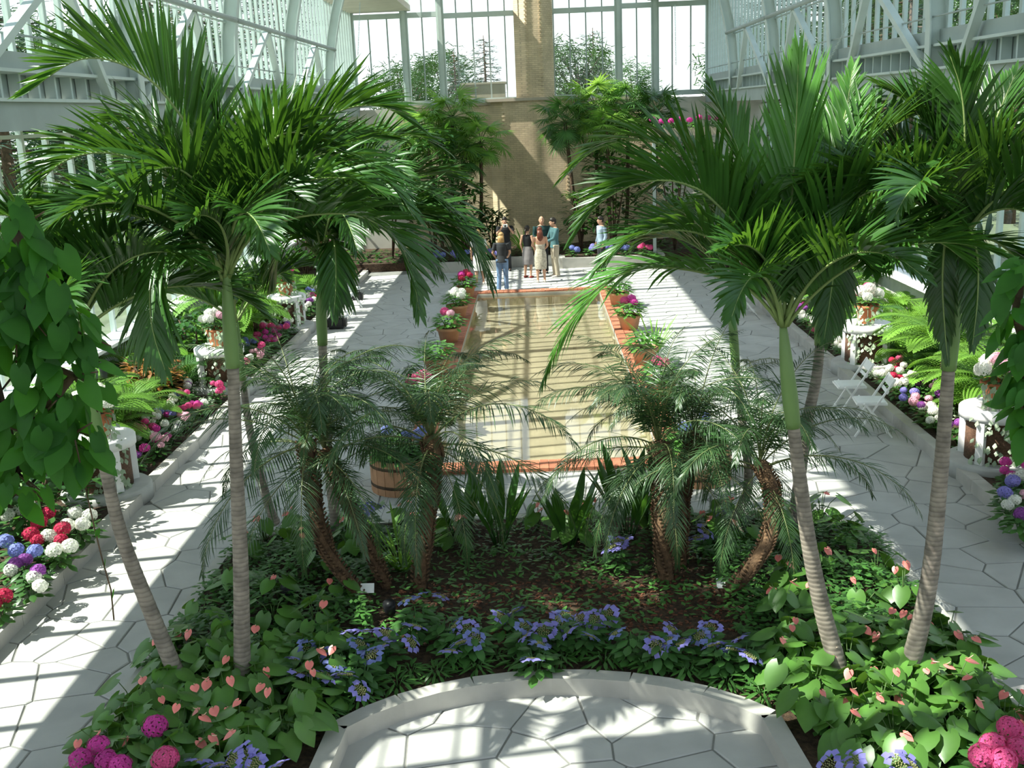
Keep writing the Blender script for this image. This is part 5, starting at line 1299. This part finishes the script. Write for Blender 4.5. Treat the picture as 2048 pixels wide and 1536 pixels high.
    if hk == 'bald':
        m = MB(); ell(m, [c + Vector((0, .02, -.05)), c + Vector((0, .022, -.02)), c + Vector((0, .02, .02)), c + Vector((0, .018, .03))], [(.070, .075), (.078, .088), (.076, .088), (.05, .06)], 16)
    m.build('hair', MATP[hm], root); return root, J
person('blond woman in charcoal tee and faded jeans by the pool end, back turned', -1.0, 30.3, PI - .15, 1.66, True, dict(elR=(.27, .02, 1.14), wrR=(.21, -.12, .98), elL=(-.24, -.04, 1.15), wrL=(-.16, -.22, 1.02), ankL=(-.10, -.04, .085), ankR=(.12, .06, .085)), [('tee', 'charcoal'), ('jeans', 'denim')], ('bob', 'hair_tan'), 'shoe')
_, Jp = person('dark haired person in a black top holding up a white camera, facing the pool', -1.0, 34.2, 0.1, 1.72, False, dict(elL=(-.26, -.14, 1.22), wrL=(-.10, -.32, 1.46), elR=(.26, -.14, 1.22), wrR=(.10, -.32, 1.46)), [('tee', 'black'), ('trousers', 'charcoal')], ('short', 'hair_dark'), 'blackshoe')
t = thing('camera', (-1.0 + .03, 34.2 - .38, 1.43), 'white camera held up by the dark haired person in black', 'camera')
m = MB(); m.box((0, 0, .05), (.15, .06, .09)); m.build('body', M['white'], t, smooth=False); m = MB(); m.tube([(0, -.02, .05), (0, -.09, .05)], .032, 12); m.build('lens', M['black'], t)
person('woman with long auburn hair in a backless cream dress, back to the camera', .10, 31.6, PI + .1, 1.64, True, dict(elL=(-.24, -.05, 1.15), wrL=(-.14, -.18, 1.0), elR=(.24, -.08, 1.16), wrR=(.14, -.24, 1.06)), [('dress', 'cream')], ('long', 'hair_red'), 'shoe')
person('person in a black top and grey skirt half hidden behind the auburn haired woman', -.28, 32.6, PI - .5, 1.58, True, dict(), [('tank', 'black'), ('capris', 'grey')], ('pony', 'hair_dark'), 'red')
person('balding man in a dark teal shirt facing the camera behind the auburn haired woman', .17, 33.4, .1, 1.78, False, dict(elL=(-.25, -.08, 1.14), wrL=(-.1, -.26, 1.05), elR=(.25, -.08, 1.14), wrR=(.1, -.26, 1.05)), [('shirt', 'darkteal'), ('trousers', 'black')], ('bald', 'hair_grey'), 'blackshoe')
person('dark haired man in a teal shirt and khaki trousers turned toward the group', .55, 32.6, -PI / 2 + .35, 1.80, False, dict(head=(0, -.045, 1.61), elL=(-.24, -.10, 1.15), wrL=(-.12, -.30, 1.08), elR=(.24, -.12, 1.15), wrR=(.12, -.32, 1.07)), [('shirt', 'teal'), ('trousers', 'khaki')], ('short', 'hair_dark'), 'shoe')
person('person in white mostly hidden behind a palm frond at the left pool end', -1.72, 31.6, PI + .2, 1.62, True, dict(), [('tee', 'whitec'), ('capris', 'whitec')], ('bob', 'hair_tan'), 'shoe')
person('person in a pale blue shirt mostly hidden behind the right palm frond', 2.0, 33.2, -1.2, 1.72, False, dict(), [('shirt', 'paleblue'), ('trousers', 'charcoal')], ('short', 'hair_dark'), 'blackshoe')

# ================================================================== CHAINS AND HANGING THINGS
def chain(label, a, b, sag):
    a = Vector(a); b = Vector(b); L = (b - a).length; n = int(L / .07); m = MB()
    for k in range(n):
        u = (k + .5) / n; p = a.lerp(b, u) - Vector((0, 0, sag * 4 * u * (1 - u))); d = (b - a).normalized()
        q = d.orthogonal().normalized() if k % 2 else d.cross(d.orthogonal()).normalized()
        m.tube([p + d * .045 * math.cos(t) + q * .018 * math.sin(t) for t in [2 * PI * i / 6 for i in range(7)]], .006, 4, False)
    return tag(m.build('chain', M['frame']), label, 'chain')
chain('thin chain hanging by a brace of the left glass wall', (-5.96, 20.15, 6.95), (-6.0, 21.45, 5.45), .05)
chain('thin chain slanting down from a brace of the right glass wall', (5.98, 20.1, 6.95), (6.0, 22.6, 5.7), .06)
chain('thin chain hanging down the right end of the far glass wall', at(1350, 10, 34.0), at(1352, 130, 34.0), 0)
chain('thin chain hanging beside the left end of the far glass wall', at(720, 5, 34.0), at(716, 110, 34.0), 0)
# magenta flowers in a box on the far right ledge
t = thing('planter_box', (4.9, 34.6, 4.0), 'long planter box with magenta flowers before the far right glass', 'planter'); m = MB(); m.box((0, 0, .12), (2.6, .3, .24)); m.build('box', M['tan_stone'], t, smooth=False)
m = MB(); m.box((-1.1, 0, -1.9), (.1, .1, 3.8)); m.build('post', M['frame_dim'], t, smooth=False); m = MB(); m.box((1.1, 0, -1.9), (.1, .1, 3.8)); m.build('post', M['frame_dim'], t, smooth=False)
for k in range(6): link('foliage', POTF[k % 4], t, (-1.1 + .44 * k, 0, .15), (0, 0, k), 1.1)['kind'] = 'stuff'
for k in range(9): link('bloom', BLOOM['magenta'][k % 2], t, (-1.15 + .29 * k, rnd.uniform(-.15, .05), .45 + rnd.uniform(0, .1)), (0, 0, k), 1.1)

# ================================================================== TREES OUTSIDE
TL = {}
def tree_mesh(kind, seed):
    r = random.Random(seed); tk = MB(); lf = MB()
    if kind == 'pine':
        H = 15; tk.tube([(0, 0, 0), (.1, 0, H * .5), (0, .1, H)], [.32, .2, .04], 8)
        for k in range(75):
            h = .12 + .86 * (k / 75); a = k * 2.4; L = (4.0 * (1 - h) + .7) * r.uniform(.7, 1.15); b = Vector((0, 0, H * h)); e = Vector((math.cos(a) * L, math.sin(a) * L, -L * .12))
            tk.tube([b, b + e], [.06, .015], 4)
            for q in range(int(16 * L)):
                u = r.random() ** .6; p = b + e * u + Vector((r.gauss(0, .22), r.gauss(0, .22), r.gauss(0, .12)))
                d = Vector((math.cos(a) + r.uniform(-.8, .8), math.sin(a) + r.uniform(-.8, .8), r.uniform(-.3, .3)))
                lf.leaf(p, d, d.orthogonal(), r.uniform(.5, .9), .26, 1, 0, 0, .4)
    else:
        H = 10; tk.tube([(0, 0, 0), (.1, 0, H * .35), (0, .1, H * .8)], [.3, .22, .05], 8)
        for k in range(34):
            a = k * 2.4; h = .28 + .68 * k / 34; rr = 3.4 * math.sqrt(max(.05, 1 - ((h - .55) / .5) ** 2)) * r.uniform(.45, .95); c = Vector((math.cos(a) * rr, math.sin(a) * rr, H * h)); tk.tube([(0, 0, H * h * .7), c], [.07, .02], 4)
            for q in range(150):
                p = c + Vector((r.gauss(0, .55), r.gauss(0, .55), r.gauss(0, .42))); d = Vector((r.gauss(0, 1), r.gauss(0, 1), r.gauss(-.2, .6)))
                lf.leaf(p, d, d.orthogonal(), r.uniform(.4, .7), .36, 1, 0, 0, .45)
    return tk.mesh('trunk', M['bark']), lf.mesh('foliage', M['tree_' + kind])
M['tree_pine'] = leafmat('pine_needles', (.035, .07, .045), (.04, .08, .04), .7, .12, .3, .4, .1)
M['tree_round'] = leafmat('tree_leaves', (.055, .115, .035), (.09, .17, .04), .7, .2, .3, .4, .1)
for k in ('pine', 'round'): TL[k] = [tree_mesh(k, 3), tree_mesh(k, 4)]
def tree(kind, label, x, y, sc, seed, grp=None):
    root = thing('pine_tree' if kind == 'pine' else 'broadleaf_tree', (x, y, -.52), label, 'tree', grp, seed, sc)
    tk, lf = TL[kind][seed % 2]; link('trunk', tk, root); link('foliage', lf, root)['kind'] = 'stuff'
    return root
trees = [('pine', 'large dark pine outside the left end of the far glass wall', -12.5, 56, 1.0), ('pine', 'pine outside the far glass wall left of the brick pier', -6.8, 100, .72), ('pine', 'pine outside just left of the brick pier in the distance', -4.2, 104, .82),
         ('round', 'round tree in the distance between the left panes of the end wall', -11, 96, 1.0), ('round', 'round tree in the distance close to the stone block', -8.5, 108, 1.15), ('round', 'light green tree in the distance right of the brick pier', 3.8, 92, 1.1), ('pine', 'pine in the distance just right of the brick pier', 5.6, 100, .82), ('round', 'low round tree far off right of the pier', 9.5, 105, .95),
         ('round', 'bright green tree outside the right end of the far glass wall', 13.0, 62, 1.0), ('pine', 'tall airy pine outside the right end of the far glass wall', 15.0, 70, 1.15), ('round', 'leafy tree outside the far right corner of the hall', 18.0, 58, 1.1)]
for k, (kd, lab, x, y, sc) in enumerate(trees): tree(kd, lab, x, y, sc, k)
for s, word in ((-1, 'left'), (1, 'right')):
    for k, (x, y, kd, sc) in enumerate(((19, 39, 'pine', .9), (20, 46, 'round', 1.0), (18, 53.5, 'pine', .95), (23, 60, 'round', 1.15), (20, 68, 'pine', 1.0), (25, 76, 'round', 1.3), (21, 86, 'pine', 1.1), (28, 95, 'round', 1.4), (24, 30, 'round', .9))):
        tree(kd, f'{"pine" if kd == "pine" else "leafy tree"} on the lawn outside {word} glass wall', s * x, y, sc, k + (3 if s > 0 else 0), f'{"pines" if kd == "pine" else "leafy trees"} outside the {word} glass wall')

# ================================================================== every repeat gets a label of its own
def ordinal(n): return f"{n}{'th' if 10 <= n % 100 <= 20 else {1: 'st', 2: 'nd', 3: 'rd'}.get(n % 10, 'th')}"
by = {}
for o in SC.objects:
    if o.parent is None and o.get('label'): by.setdefault(o['label'], []).append(o)
for lab, os_ in by.items():
    if len(os_) < 2: continue
    xs_ = [o.location.x for o in os_]; ys_ = [o.location.y for o in os_]
    along = (max(ys_) - min(ys_)) > 1.5 * (max(xs_) - min(xs_))
    os_.sort(key=lambda o: o.location.y if along else o.location.x)
    for k, o in enumerate(os_):
        o['label'] = f"{lab}, {ordinal(k + 1)} from the {'camera' if along else 'left'}"
